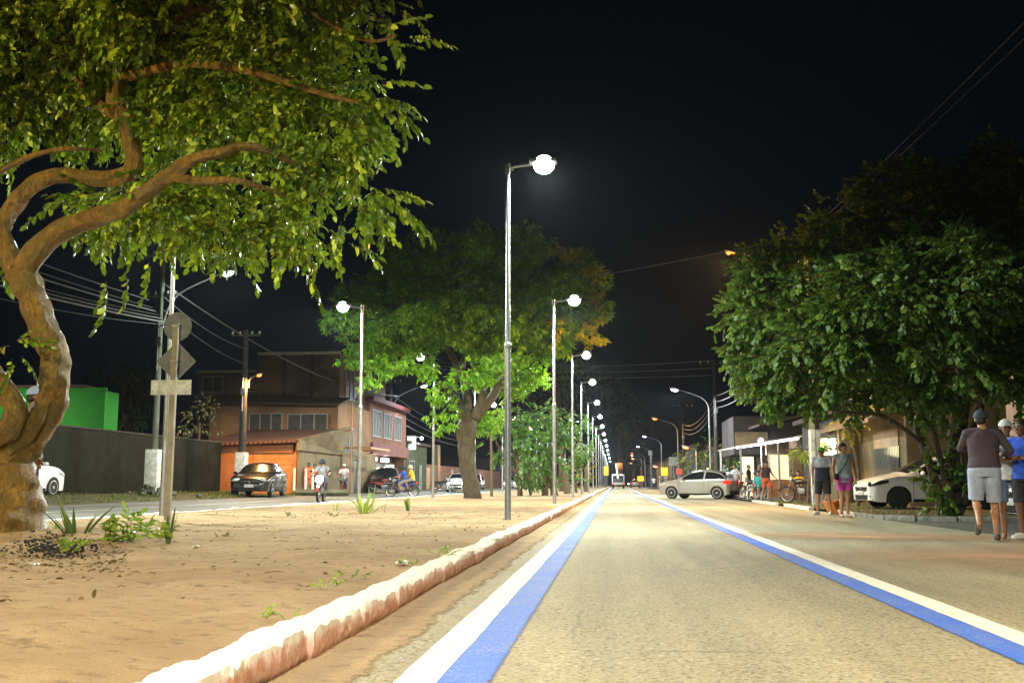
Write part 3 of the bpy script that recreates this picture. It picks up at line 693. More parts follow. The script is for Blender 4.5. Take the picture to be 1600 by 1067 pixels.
# side lamps the street goes on with, then an unseen added median lamp
arm_lamp('street_lamp', (6.4, 0.5, 0), -1, 7.6, 2.0, 1.3, 'warm_glow', (1.0, .74, .45), 4500, 'curved arm street lamp on the right pavement beside the photographer', cone=138)
arm_lamp('street_lamp', (-15.8, 1.5, .2), 1, 7.6, 2.2, 1.3, 'warm_glow', (1.0, .80, .38), 8000, 'curved arm street lamp on the left verge beside the photographer')
mm = median_lamp(1); [setattr(k_.data, 'spot_size', math.radians(175)) or setattr(k_.data, 'energy', 7000) or setattr(k_.data, 'spot_blend', .2) for k_ in kids(mm) if k_.type == 'LIGHT']; mm.location = (-1.93, -2.6, .12)
tag(mm, 'unseen slim lamp added behind the photographer to light the foreground')  # added for light on the near road and crown; the row starts ahead

# ---- traffic signs seen from behind
mat('sign_back', (0.15, 0.175, 0.23), 0.6, 0.0, var=.3, scale=6)
mat('plate_grey', (0.60, 0.66, 0.76), 0.6, 0.2, var=.45, scale=9)
mat('post_wood', (0.34, 0.31, 0.25), 0.85, var=.3, scale=5, bump=.4)
Y = 17.6; g0 = P(262, 800, Y); t = thing('traffic_sign', 'tan post carrying the backs of a round, a diamond and a rectangular sign plate', 'traffic sign', (g0.x, Y, .13))
zt = P(262, 505, Y).z - .13
mp = MB(); mp.box((0, 0, (zt - .1) / 2), (.105, .085, zt + .1), bev=.008); mp.build('post', 'post_wood', t)
c1 = P(276, 509, Y); mb = MB(); R_ = 24 / FPX * Y; mb.lathe([(R_ - .01, -.004), (R_, 0), (R_ - .01, .004)], (c1.x - g0.x, .05, c1.z - .13), axis='y', n=40); mb.build('round_plate', 'sign_back', t)
c2 = P(273.5, 564, Y); q = 33.5 / FPX * Y; cx, cz = c2.x - g0.x, c2.z - .13
poly = []
for k in range(4):
    a = PI / 2 * k; cc = Vector((math.cos(a), 0, math.sin(a)))
    for s in (-.09, 0, .09):
        aa = a + s; rr = q * (1 - abs(s) * .75); poly.append((cx + rr * math.cos(aa), .046, cz + rr * math.sin(aa)))
MB().prism(poly, (0, .006, 0)).build('diamond_plate', 'sign_back', t)
c3 = P(269, 605, Y); MB().box((c3.x - g0.x, -.049, c3.z - .13), (68 / FPX * Y, .006, 24 / FPX * Y), bev=.002).build('rectangular_plate', 'plate_grey', t)
cl = MB()
for z_ in (c1.z, c2.z, c3.z): cl.box((0, .003, z_ - .13), (.13, .10, .035))
cl.build('clamps', 'grey_steel', t)

# ---- wires
def wire(a, b_, sag, r, m, label, n=20, group=None):
    a = Vector(a); b_ = Vector(b_)
    pts = [a.lerp(b_, i / n) - Vector((0, 0, sag * 4 * (i / n) * (1 - i / n))) for i in range(n + 1)]
    return tag(MB().tube(pts, r, 5).build('overhead_wire', m), label, 'wire', group)
zt1 = PL1[2]
for i, (z0, z1, sg, r_, m) in enumerate(((8.4, 7.9, .5, .013, 'wire_pale'), (8.1, 7.6, .55, .016, 'wire_black'), (7.8, 7.45, .6, .022, 'wire_pale'), (7.5, 7.3, .8, .014, 'wire_black'), (7.2, 7.15, .75, .02, 'wire_pale'), (6.9, 7.0, .7, .03, 'wire_pale'), (6.9, 6.9, 1.1, .012, 'wire_black'))):
    wire((-17.6, 2, z0), (PL1[0] + (-.5 + i * .15), PL1[1], z1), sg, r_, m, '%s cable of the bundle running in from the left edge to the whitewashed pole' % ['topmost', 'second highest', 'third highest', 'middle', 'third lowest', 'second lowest', 'lowest'][i], group='cables reaching the left concrete pole')
for i in range(2):
    wire((PL1[0], PL1[1], 7.6 + i * .5), (PL2[0], PL2[1], 6.3 + i * .7), .25, .014, 'wire_pale', ['lower cable from the concrete pole to the dark pole', 'upper cable from the concrete pole to the dark pole'][i])
wire((PL1[0], PL1[1], 8.6), (PL3[0] + .6, PL3[1], 7.2), 1.0, .028, 'wire_pale', 'thick pale sagging cable crossing in front of the two storey house')
for i in range(4):
    wire((PL3[0], PL3[1], 7.4 - i * .55), (-16.5, 130, 7.2 - i * .5), 1.0, .022, 'wire_pale', '%s cable running up the street from the pole beside the lit shop' % ['highest', 'second', 'third', 'lowest'][i], group='cables beyond the shop pole')
for i in range(3):
    wire((-16.4, 80 + i * 1.5, 10.6 - i * .1), (6.8, 69.5 + i * 1.5, 9.0 - i * .35), .5, .02, 'wire_pale', '%s taut wire crossing high over the median beyond the mango tree' % ['nearest', 'middle', 'farthest'][i], group='wires crossing the median')
wire((-16.4, 52, 9.9), (6.62, 35.0, 9.2), .5, .012, 'wire_pale', 'single taut wire crossing the road in front of the second curb side lamp')
for i in range(2):
    wire((9.3 + i, 0, 10.3 + i * .5), (6.5 + i * .2, 35, 9.1), .3, .010, 'wire_pale', ['lower thin cable crossing the top right of the sky', 'upper thin cable at the top right of the sky'][i], group='cables over the right sky')
for i in range(3):
    wire((6.8, 35, 7.2 - i * .4), (6.8, 69.5, 6.6 - i * .4), .7, .024, 'wire_black', '%s dark sagging cable from the square post to the cross arm pole' % ['top', 'middle', 'bottom'][i], group='sagging cables on the right')
    wire((6.8, 69.5, 6.6 - i * .4), (6.8, 103, 6.6 - i * .4), .8, .024, 'wire_black', '%s dark cable between the poles beyond the silver hatchback' % ['top', 'middle', 'bottom'][i], group='sagging cables on the right further on')
wire((6.9, 34.8, 6.4), (14, 14, 5.2), .3, .012, 'wire_pale', 'thin service wire crossing the dark right crown')
# ================================================================ TREES
def tree(name, label, base, trunkm, crownm, limbs, lobes, sprays, dens, scl=(.8, 1.2), shell=3.0, down=.3, minz=None, extra=None, group=None, filt=None, clump=0.0, per=16):
    t = thing(name, label, 'tree', base, 0, group); off = tuple(-x for x in base)
    mb = MB()
    for pts, rad in limbs[:1]: limb(mb, pts, rad, 9, 28)
    tr = mb.build('trunk', trunkm, t, loc=off)
    if len(limbs) > 1:
        mb = MB()
        for pts, rad in limbs[1:]: limb(mb, pts, rad, 6, 14)
        mb.build('branches', trunkm, tr)
    ps, ds = lobes_sample(lobes, dens, shell, down, minz, clump, per)
    if extra is not None: ps = np.concatenate([ps, extra[0]]); ds = np.concatenate([ds, extra[1]])
    if filt is not None: k = filt(ps); ps, ds = ps[k], ds[k]
    foliage('crown', crownm, t, sprays, ps, ds, rng.uniform(scl[0], scl[1], len(ps)), loc=off)
    return t
def pp(px, py, Y): v = P(px, py, Y); return (v.x, v.y, v.z)

# ---- near tree at left
base = (-6.28, 10.9, .14)
A = lambda *q: [pp(*x) for x in q]
limbs = [
 (A((8, 880, 10.9), (16, 840, 10.9), (20, 790, 10.9), (22, 740, 10.9), (26, 712, 10.9), (54, 678, 10.9), (76, 640, 10.85), (86, 600, 10.8), (84, 555, 10.75), (68, 510, 10.75), (48, 460, 10.8), (32, 425, 10.85)), [.52, .39, .31, .24, .18, .165, .16, .16, .155, .15, .155, .17]),
 (A((28, 425, 10.85), (12, 395, 10.9), (2, 360, 10.95), (20, 322, 11.0), (50, 290, 11.05), (90, 275, 11.1), (140, 278, 11.1), (190, 276, 11.0), (210, 258, 11.0), (205, 225, 11), (192, 185, 11), (180, 150, 11.1), (195, 100, 11.3), (230, 40, 11.6), (250, -60, 11.9)), [.14, .12, .11, .10, .095, .09, .09, .10, .105, .10, .095, .09, .08, .065, .05]),
 (A((36, 425, 10.85), (62, 388, 10.7), (100, 358, 10.6), (150, 338, 10.5), (190, 328, 10.4), (225, 302, 10.3), (262, 275, 10.3), (300, 250, 10.2), (345, 238, 10.2), (385, 228, 10.3), (430, 240, 10.5), (470, 262, 10.9), (500, 270, 11.2)), [.14, .13, .12, .105, .095, .09, .08, .065, .055, .05, .038, .02, .01]),
 (A((22, 720, 10.9), (-10, 690, 10.8), (18, 668, 10.6), (24, 640, 10.5), (8, 610, 10.5), (-10, 580, 10.5), (-40, 520, 10.6), (-90, 420, 10.8), (-120, 300, 11)), [.20, .17, .13, .12, .11, .10, .09, .08, .05]),
 (A((20, 700, 10.8), (45, 675, 10.7), (62, 648, 10.65), (78, 622, 10.75)), [.12, .085, .07, .05]),
 (A((262, 275, 10.3), (310, 282, 10.2), (370, 282, 10.1), (430, 300, 10.5), (470, 315, 10.9)), [.055, .045, .035, .02, .01]),
 (A((230, 60, 11.6), (290, 20, 11.2), (300, -40, 11)), [.06, .05, .04]),
 (A((195, 120, 11.2), (290, 100, 10.8), (380, 110, 10.5), (500, 145, 10.2), (560, 160, 10)), [.06, .05, .04, .03, .015]),
 (A((192, 185, 11), (150, 160, 11.2), (120, 120, 11.3), (60, 40, 11.6), (0, -60, 12)), [.07, .06, .06, .05, .04]),
 (A((-60, 300, 10.9), (10, 262, 11.0), (60, 240, 11.1), (110, 232, 11.0), (160, 235, 11.2)), [.05, .035, .03, .025, .015]),
 (A((-40, 520, 10.6), (-60, 300, 10.9), (-40, 100, 11.4), (20, -80, 11.8)), [.08, .07, .06, .04]),
 (A((300, 20, 11.2), (420, -10, 10.9), (560, 60, 10.6), (620, 55, 10.4)), [.04, .03, .02, .012]),
]
def LB(px, py, Y, rpx, rz=None, ry=None):
    r = rpx / FPX * Y; return ((P(px, py, Y).x, Y, P(px, py, Y).z), (r, ry if ry else r, (rz / FPX * Y) if rz else r))
lobes = [LB(40, 30, 11.3, 150, 120), LB(230, 20, 11.3, 150, 110), LB(420, 10, 11.2, 150, 90), LB(90, 120, 12.0, 150, 90), LB(290, 130, 11.8, 140, 90), LB(450, 120, 11.2, 130, 70), LB(560, 20, 10.8, 60, 50),
         LB(540, 150, 10.9, 75, 55), LB(360, 190, 11.4, 120, 60), LB(470, 215, 11.1, 110, 60), LB(540, 215, 10.8, 70, 40), LB(300, 318, 11.6, 130, 46), LB(420, 300, 11.2, 110, 45), LB(540, 300, 10.8, 85, 24),
         LB(440, 348, 11.0, 85, 32), LB(515, 355, 10.8, 52, 18), LB(235, 338, 11.8, 90, 34), LB(140, 325, 12.2, 90, 30), LB(140, 150, 12.3, 110, 40), LB(330, 368, 11.2, 78, 20), LB(425, 380, 11, 52, 22),
         LB(-60, 100, 11.5, 120, 200), LB(-60, 390, 12, 60, 40), LB(180, -90, 11.2, 300, 90), LB(480, -80, 11, 160, 70), LB(20, 550, 10.3, 22, 25)]
tw = [make_spray('twig', n_, l_, .098, .056, LEAF8, .0035) for n_, l_ in ((11, .30), (13, .36), (9, .26), (14, .40), (11, .32), (12, .34))]
ex = A((640, 60, 10.3), (655, 62, 10.3), (620, 70, 10.3), (605, 45, 10.35), (618, 300, 10.6), (600, 296, 10.6), (560, 385, 10.7), (545, 380, 10.7), (165, 440, 10.9), (168, 455, 10.9), (195, 425, 10.9), (230, 425, 10.9), (232, 410, 10.9), (470, 420, 10.9), (205, 405, 10.9), (610, 165, 10.7), (612, 185, 10.7), (598, 130, 10.7), (35, 535, 10.3), (15, 540, 10.3), (18, 560, 10.3))
exd = np.array([[1, 0, 0], [1, 0, .1], [.8, 0, .2], [.7, 0, .6], [1, 0, -.1], [1, -.2, 0], [1, 0, -.1], [.9, 0, -.3], [.2, 0, -1], [.1, 0, -1], [.4, 0, -1], [.3, 0, -1], [.1, -.2, -1], [.8, 0, -.6], [0, 0, -1], [.9, 0, -.2], [.8, -.3, -.3], [.9, 0, .3], [.8, 0, .2], [-.6, -.2, -.1], [.2, 0, -1]])
tree('broad_leaf_tree', 'near tree with a smooth twisting trunk and wide leafy crown at the left edge', base, 'smooth_bark', 'near_leaf', limbs, lobes, tw, 150, (.55, 1.35), 2.6, .28, extra=(np.array(ex), exd), clump=.24, per=15)

# ---- mango tree on the median
Ym = 44; base = (P(738, 778, Ym).x, Ym, .12)
M_ = lambda *q: [pp(a, b_, Ym + c) for a, b_, c in q]
limbs = [
 (M_((738, 800, 0), (738, 778, 0), (734, 745, 0), (728, 700, 0), (730, 670, 0), (736, 645, 0)), [.54, .38, .34, .37, .42, .36]),
 (M_((728, 650, 0), (712, 625, 0), (700, 605, -.3), (716, 585, -.4), (708, 560, -.5), (690, 535, -.8), (655, 520, -1.5), (610, 505, -2.2)), [.28, .22, .17, .16, .15, .13, .10, .06]),
 (M_((740, 650, 0), (768, 622, .2), (780, 600, .4), (800, 575, .6), (845, 545, 1), (880, 520, 1.2)), [.28, .2, .16, .13, .1, .06]),
 (M_((732, 650, 0), (728, 605, 0), (722, 570, .3), (740, 520, .5), (735, 450, .6)), [.2, .17, .14, .12, .08]),
 (M_((742, 650, -.3), (752, 610, -1), (740, 560, -2), (770, 500, -2.5)), [.18, .13, .1, .06]),
 (M_((745, 655, .3), (770, 590, 1.5), (800, 520, 2.5), (820, 450, 3)), [.2, .14, .1, .06]),
 (M_((716, 590, -.4), (690, 600, -1), (670, 580, -1.6)), [.08, .06, .04]),
]
def LM(px, py, dy, rpx, rz): return LB(px, py, Ym + dy, rpx, rz, rpx / FPX * Ym * 1.05)
lobes = [LM(560, 500, -.5, 48, 40), LM(600, 455, .5, 62, 48), LM(575, 545, -1.5, 48, 34), LM(600, 570, -1, 38, 26), LM(585, 592, -1.2, 22, 18), LM(660, 420, .5, 70, 48), LM(640, 520, -2.4, 58, 34), LM(660, 560, -2.6, 34, 22),
         LM(740, 410, 0, 80, 50), LM(730, 490, -2.2, 80, 45), LM(770, 540, -2.6, 60, 35), LM(820, 410, 0, 70, 42), LM(850, 470, -1, 62, 50), LM(900, 440, .5, 42, 42), LM(920, 480, 0, 26, 40), LM(905, 515, 0, 30, 25), LM(850, 535, -1, 45, 28),
         LM(700, 460, 2.2, 120, 60), LM(820, 480, 2.6, 90, 60), LM(690, 615, -2.2, 26, 16), LM(690, 655, -1.5, 24, 18), LM(705, 640, -1.6, 16, 20), LM(765, 640, 1, 26, 30), LM(780, 390, 1, 60, 30), LM(540, 470, 0, 26, 26), LM(745, 590, -2.4, 30, 25), LM(800, 590, 2, 60, 25)]
wh = [make_spray('whorl', n_, .16, .27, .062, LEAF4) for n_ in (9, 11, 12, 10)]
mango = tree('mango_tree', 'large mango tree with forked trunk and domed crown on the sandy median', base, 'grey_bark', 'mango_leaf', limbs, lobes, wh, 36, (.8, 1.3), 3.2, .55, clump=.55, per=26)

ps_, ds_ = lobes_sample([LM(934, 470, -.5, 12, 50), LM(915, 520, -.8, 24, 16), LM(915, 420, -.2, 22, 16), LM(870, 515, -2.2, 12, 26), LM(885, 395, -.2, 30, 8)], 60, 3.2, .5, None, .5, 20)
foliage('sodium_lit_foliage', 'sodium_lit_leaf', mango, wh, ps_, ds_, rng.uniform(.7, 1.15, len(ps_)), loc=tuple(-x for x in base))  # right crown edge: sodium lamp light painted as yellow leaves
# ---- dense bushy trees further along the median
def LN(px, py, Y, rpx, rz): return LB(px, py, Y, rpx, rz, rpx / FPX * Y)
rd = [make_spray('twig', n_, .35, .17, .11, ROUND, .006) for n_ in (8, 9, 7)]
def bushy(px, pyb, Y, lob, label, group, trunks, m='clump_leaf', dens=9, bm='brown_bark', name='bushy_tree', spr=None):
    base = (P(px, 755, Y).x, Y, .12)
    lb = [([pp(a, b_, Y) for a, b_ in q], r) for q, r in trunks]
    return tree(name, label, base, bm, m, lb, [LN(a, b_, Y + c, d, e) for a, b_, c, d, e in lob], spr or rd, dens, (.8, 1.25), 3.0, .25, group=group, clump=.4 if dens >= 8 else 0, per=14)
bushy(795, 768, 55, [(800, 690, 0, 45, 42), (770, 690, -.5, 30, 30), (825, 660, 1, 40, 30), (810, 735, 0, 38, 28), (780, 660, 0, 28, 22), (835, 705, -1, 38, 38), (840, 745, 0, 25, 18)], 'dense green tree low to the ground just right of the mango trunk', None,
      [([(812, 780), (812, 755), (808, 720), (800, 690)], [.16, .13, .1, .06]), ([(808, 740), (780, 700), (770, 670)], [.07, .05, .03])])
bushy(850, 768, 57, [(860, 660, 0, 42, 28), (880, 690, 0, 36, 30), (850, 705, -.8, 30, 30), (895, 665, 0, 26, 22), (870, 725, 0, 28, 20)], 'dense green tree with several brown trunks behind the second curb side lamp', None,
      [([(866, 778), (864, 758), (858, 735), (860, 700)], [.24, .18, .13, .08]), ([(852, 776), (852, 755), (856, 720)], [.2, .16, .1]), ([(858, 740), (880, 710), (885, 680)], [.08, .06, .04])])
bushy(905, 768, 66, [(912, 680, 0, 20, 26), (905, 660, 0, 16, 16), (918, 655, 0, 12, 14), (912, 700, 0, 14, 12)], 'light green tree lit by the lamp between the third and fourth curb side posts', None,
      [([(888, 778), (886, 765), (885, 740), (896, 712), (905, 690)], [.26, .2, .17, .12, .08])])
bushy(915, 768, 82, [(918, 728, 0, 16, 20), (926, 715, 0, 10, 14), (910, 745, 0, 14, 14)], 'yellow brown leaved tree between the thin far lamp posts', None, [([(916, 775), (916, 750), (917, 725)], [.2, .16, .1])], 'yellow_leaf', 7)
bushy(900, 768, 74, [(895, 752, 0, 16, 14), (908, 748, 0, 12, 12)], 'low round green shrub under the trees far along the median', None, [([(900, 772), (900, 758), (900, 750)], [.1, .08, .05])], 'clump_leaf', 8)
bushy(880, 768, 90, [(850, 560, 0, 60, 50), (890, 600, 0, 45, 45), (820, 610, 0, 50, 40), (905, 540, 0, 30, 30)], 'tall dark tree rising unlit behind the mango crown', None, [([(880, 775), (878, 700), (870, 600)], [.4, .3, .2])], 'dark_leaf', 2.2)
bushy(770, 640, 50, [(760, 655, 0, 22, 18), (775, 640, 0, 18, 16)], 'brightly lit slender young tree behind the mango fork', None, [([(768, 775), (768, 720), (766, 660)], [.07, .06, .04])], 'lime_leaf', 12)

# ---- right-hand big dark tree
Yr = 24.5; base = (P(1475, 800, Yr).x, Yr, .05)
Q = lambda *q: [pp(a, b_, Yr + c) for a, b_, c in q]
limbs = [
 (Q((1480, 830, 0), (1478, 800, 0), (1482, 760, 0), (1490, 700, 0), (1500, 620, 0), (1510, 520, .2)), [.28, .20, .16, .15, .13, .08]),
 (Q((1470, 802, -.1), (1462, 750, -.1), (1440, 690, -.3), (1415, 630, -.6), (1370, 560, -1)), [.11, .09, .08, .07, .04]),
 (Q((1492, 802, .1), (1500, 740, .2), (1520, 670, .3), (1560, 560, .4)), [.13, .11, .1, .06]),
 (Q((1474, 802, .2), (1455, 740, -.2), (1428, 660, -.2), (1350, 600, -.8), (1290, 600, -1.2)), [.07, .06, .055, .04, .025]),
 (Q((1484, 802, -.25), (1470, 720, -.4), (1455, 650, -.6), (1450, 560, -.8)), [.07, .06, .05, .03]),
 (Q((1500, 802, 0), (1515, 750, -.1), (1505, 690, -.2), (1520, 600, 0)), [.08, .07, .06, .04]),
 (Q((1440, 690, -.3), (1380, 650, -1.2), (1300, 640, -1.6), (1240, 600, -1.8)), [.05, .04, .03, .02]),
]
def LR(px, py, dy, rpx, rz): return LB(px, py, Yr + dy, rpx, rz, rpx / FPX * Yr * 1.05)
lobes = [LR(1165, 500, -.5, 52, 46), LR(1190, 570, -.8, 58, 48), LR(1225, 610, -1, 60, 36), LR(1200, 430, 0, 58, 50), LR(1260, 400, 0, 75, 62), LR(1280, 520, -1.8, 90, 70), LR(1310, 590, -1.6, 80, 44), LR(1260, 632, -1, 30, 16), LR(1385, 596, -1.5, 70, 34),
         LR(1350, 360, .2, 90, 70), LR(1380, 480, -2.4, 100, 80), LR(1450, 340, .3, 100, 80), LR(1480, 450, -2.4, 110, 90), LR(1480, 570, -2.0, 95, 52), LR(1560, 320, .3, 110, 84), LR(1600, 440, -1.8, 120, 90), LR(1590, 580, -1.6, 90, 60), LR(1530, 270, .5, 50, 40),
         LR(1455, 635, -1, 36, 24), LR(1660, 350, 0, 120, 110), LR(1680, 520, 0, 120, 100), LR(1350, 500, 2.2, 150, 90), LR(1500, 420, 2.4, 170, 130), LR(1455, 745, -.4, 20, 30), LR(1470, 780, -.5, 30, 16), LR(1488, 735, -.45, 18, 40), LR(1500, 765, -.5, 18, 30), LR(1200, 500, -.2, 70, 80), LR(1400, 300, .4, 80, 34), LR(1500, 700, -.4, 22, 50), LR(1452, 690, -.5, 10, 22), LR(1580, 680, .6, 30, 22), LR(1345, 635, -1.2, 30, 14)]
ra = [make_spray('twig', n_, .26, .115, .085, ROUND, .004) for n_ in (7, 9, 8, 10)]
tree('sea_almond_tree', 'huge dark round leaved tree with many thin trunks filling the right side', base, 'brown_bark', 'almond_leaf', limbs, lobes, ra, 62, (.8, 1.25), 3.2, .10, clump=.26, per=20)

# other right-hand vegetation
bushy(1115, 755, 84, [(1100, 705, 0, 30, 28), (1130, 700, 0, 32, 30), (1148, 725, 0, 20, 20), (1075, 715, 0, 18, 18), (1120, 735, 0, 30, 14)], 'dark green tree behind the silver hatchback', None, [([(1115, 768), (1115, 745), (1115, 710)], [.25, .2, .15])], 'almond_leaf', 4)
bushy(1152, 755, 62, [(1152, 728, 0, 12, 14), (1146, 738, 0, 9, 9)], 'small leafy shrub lit green left of the bar awning', None, [([(1152, 768), (1152, 745), (1152, 730)], [.06, .05, .03])], 'clump_leaf', 10)
bushy(985, 755, 200, [(975, 640, 0, 28, 40), (955, 600, 6, 20, 24), (992, 665, 0, 16, 26), (990, 690, 0, 16, 12)], 'far dark tree leaning over the end of the street', None, [([(970, 760), (968, 700), (972, 650)], [.5, .4, .3])], 'dark_leaf', .6, spr=[make_spray('twig', 8, .9, .42, .3, ROUND, .02)])
bushy(992, 755, 260, [(985, 715, 0, 12, 16), (1004, 722, 0, 14, 16)], 'distant dark tree behind the far cars', None, [([(990, 760), (990, 735), (990, 715)], [.4, .3, .2])], 'dark_leaf', .5, spr=[make_spray('twig', 8, .9, .42, .3, ROUND, .02)])
# hanging basket plant / potted shrub on bar corner
bushy(1264, 755, 37.5, [(1262, 705, 0, 15, 9), (1272, 700, 0, 11, 8), (1250, 706, 0, 9, 7)], 'tuft of yellow green palm leaves right at the square white post', None, [([(1262, 792), (1264, 740), (1264, 706)], [.05, .04, .03])], 'lime_leaf', 22, name='palm_shrub', spr=[make_spray('whorl', 10, .1, .34, .04, LEAF4)])
bushy(1330, 755, 33.5, [(1322, 664, 0, 20, 12), (1340, 660, 0, 18, 10)], 'yellowish hanging foliage above the man in pink shorts', None, [([(1340, 790), (1342, 740), (1332, 690)], [.07, .06, .04])], 'yellow_leaf', 9)
# left side plants behind the wall
Yb = 51.5
bushy(310, 700, Yb, [(318, 640, 0, 30, 18), (300, 660, 0, 28, 18), (332, 662, 0, 20, 18), (312, 628, 0, 18, 10), (300, 690, 0, 30, 20)], 'white flowered bush spilling over the end of the dark wall', None, [([(310, 775), (310, 720), (312, 660)], [.08, .06, .04])], 'flower_leaf', 22, name='flowering_bush', spr=[make_spray('twig', 8, .25, .11, .07, LEAF4, .004)])
bushy(190, 700, 56, [(185, 590, 0, 36, 22), (215, 610, 0, 30, 26), (160, 600, 0, 24, 16), (200, 640, 0, 34, 30)], 'dim palm like tree in the dark behind the left wall', None, [([(195, 775), (196, 690), (192, 600)], [.2, .16, .12])], 'dark_leaf', 4, name='palm_tree', spr=[make_spray('whorl', 12, .2, .8, .09, LEAF4)])

# ---- low plants on the median
BL = []
def blade_plant(px, py, n_, h, spread, m, label, name='snake_plant', wide=.045, z=.14, floppy=.25, cat='plant', group=None, gpos=None, curl=.0):
    g = gpos if gpos else G(px, py, z); t = thing(name, label, cat, (g.x, g.y, z - .02), random.random() * 6)
    if group: t['group'] = group
    me_v = []; me_f = []; lvs = []
    mbs = []
    for i in range(n_):
        a = random.random() * 6.28; lean = random.uniform(.05, spread); hh = h * random.uniform(.55, 1.1); w_ = wide * random.uniform(.7, 1.1); bx, by = math.cos(a) * .06 * random.random() * spread * 4, math.sin(a) * .06 * random.random()
        d = Vector((math.cos(a), math.sin(a), 0)); s = d.cross(Vector((0, 0, 1))); tw_ = random.uniform(-.6, .6); s = (s + d * tw_).normalized(); vs = []; K = 8
        for k in range(K + 1):
            u = k / K; ww = w_ * (0.55 + 1.1 * u * (1 - u) * 1.6) * (1 - u ** 6) + .001
            c = Vector((bx, by, 0)) + d * (lean * hh * u + floppy * hh * u * u * lean) + Vector((0, 0, hh * (u - .35 * lean * u * u * floppy * 4)))
            vs += [c - s * ww, c + d * ww * .35, c + s * ww]
        fs = []
        for k in range(K):
            q = 3 * k; fs += [(q, q + 1, q + 4, q + 3), (q + 1, q + 2, q + 5, q + 4)]
        mb = MB(); mb.add(vs, fs); o = mb.build('leaf', m, t)
        at = o.data.attributes.new('lv', 'FLOAT', 'POINT'); at.data.foreach_set('value', [min(1, max(0, random.gauss(.45, .25)))] * len(o.data.vertices))
    return t
blade_plant(118, 848, 14, .56, .6, 'snake_leaf', 'dark spiky snake plant right beside the near tree trunk', wide=.026)
blade_plant(97, 846, 3, .42, .5, 'lime_leaf', 'few yellow green blades between the snake plant and the near trunk', wide=.028)
blade_plant(262, 852, 3, .62, .30, 'snake_leaf', 'tall single bladed snake plant in front of the sign post', wide=.022)
blade_plant(568, 802, 17, .66, .8, 'lime_leaf', 'bright green clump of broad blades in the middle of the sand', wide=.026, floppy=.6)
blade_plant(638, 797, 6, .42, .5, 'snake_leaf', 'small spiky clump right of the bright green one', wide=.03)
blade_plant(523, 799, 5, .38, .4, 'lime_leaf', 'thin yellowish sprigs left of the bright green clump', wide=.012)
blade_plant(600, 797, 3, .25, .7, 'snake_leaf', 'tiny sprouting blades between the two clumps', wide=.014)
def leafy(px, py, npos, spread, label, m='lime_leaf', z=.15, s=(.5, .9)):
    g = G(px, py, z); t = thing('low_plant', label, 'plant', (g.x, g.y, z)); ps = rng.normal(0, spread, (npos, 3)); ps[:, 2] = abs(ps[:, 2]) * .5; ps[:, 1] *= .5
    ds = rng.normal(0, .5, (npos, 3)); ds[:, 2] = abs(ds[:, 2]) + .4
    foliage('leaves', m, t, [make_spray('twig', 8, .3, .14, .06, LEAF8, .005) for _ in range(3)], ps, ds, rng.uniform(s[0], s[1], npos)); return t
leafy(196, 850, 22, .17, 'leafy bright green low plant between snake plant and sign post')
leafy(232, 845, 8, .10, 'small green sprig at the right end of the leafy plants')
leafy(110, 862, 6, .07, 'little bright green leaves at the foot of the snake plant', s=(.3, .5))
leafy(55, 800, 5, .06, 'short green shoot close to the base of the twisting trunk', s=(.4, .7))
for i, (px, py) in enumerate(((513, 921), (552, 903), (424, 968), (683, 866), (700, 868), (640, 882), (520, 806), (450, 806), (350, 842))):
    leafy(px, py, 5 if i < 7 else 9, .035, ['tiny green weed in the sand left of the curb bend', 'tiny weed nearest the middle of the curb', 'small yellowish weed beside the near end of the curb', 'small green weed against the upper curb', 'weed tuft touching the back of the curb', 'weed by the pale scrap of paper', 'dark low weed behind the open sand', 'thin line of low weeds in front of the side road', 'lone small weed on the open sand'][i], 'grass_blade' if i > 5 else 'lime_leaf', z=.14, s=(.15, .32))

# charcoal / burnt debris by the trunk (uncountable)
mat('charcoal', (0.012, 0.011, 0.010), .8, var=.4)
mat('litter_white', (0.70, 0.70, 0.66), .7, var=.3)
mat('dry_twig', (0.16, 0.09, 0.045), .9, var=.4)
mb = MB()
for i in range(520):
    q = random.gauss(0, 1); g = G(85 + random.gauss(0, 34), 857 + random.gauss(0, 5), .15); s = random.uniform(.005, .018)
    mb.box((g.x, g.y, mz(g.x, g.y) + s * .3 + max(0, random.gauss(.0, .018))), (s * 1.6, s, s), rz=random.random() * 3, tilt=Matrix.Rotation(random.uniform(-1, 1), 3, 'X'))
tag(mb.build('charcoal_debris', 'charcoal', smooth=False), 'scattered black burnt debris on the sand in front of the near trunk', 'debris', kind='stuff')
ps = []
for i in range(1500):
    if i < 600: g = G(random.uniform(0, 200), 856 + abs(random.gauss(0, 16)), .15)
    else: g = Vector((random.uniform(-9, -1.7), random.uniform(4, 26), 0))
    ps.append((g.x, g.y, mz(g.x, g.y) + .008))
ps = np.array(ps); ds = rng.normal(0, 1, (len(ps), 3)); ds[:, 2] *= .15
o = foliage('fallen_leaves', 'dry_leaf', None, [(LEAF8[0] * [.055, .022, .05], LEAF8[1], np.full(8, v_)) for v_ in (.2, .5, .9)], ps, ds, rng.uniform(.3, 1.1, len(ps)))
tag(o, 'dry brown leaves and specks scattered over the sandy median', 'leaf litter', kind='stuff')
mb = MB()
for i in range(120):
    x = random.uniform(-8.5, -1.7) if i > 40 else random.uniform(-6.8, -4.6); y = random.uniform(4.5, 22) if i > 40 else random.uniform(9, 11); a = random.random() * 6.28; l = random.uniform(.04, .16); z = mz(x, y) + .006
    mb.tube([(x, y, z), (x + math.cos(a) * l * .5, y + math.sin(a) * l * .5, z + .01), (x + math.cos(a + .4) * l, y + math.sin(a + .4) * l, z)], [.003, .0025, .0015], 4)
tag(mb.build('dry_twigs', 'dry_twig'), 'thin dry twigs lying over the sand', 'twigs', kind='stuff')
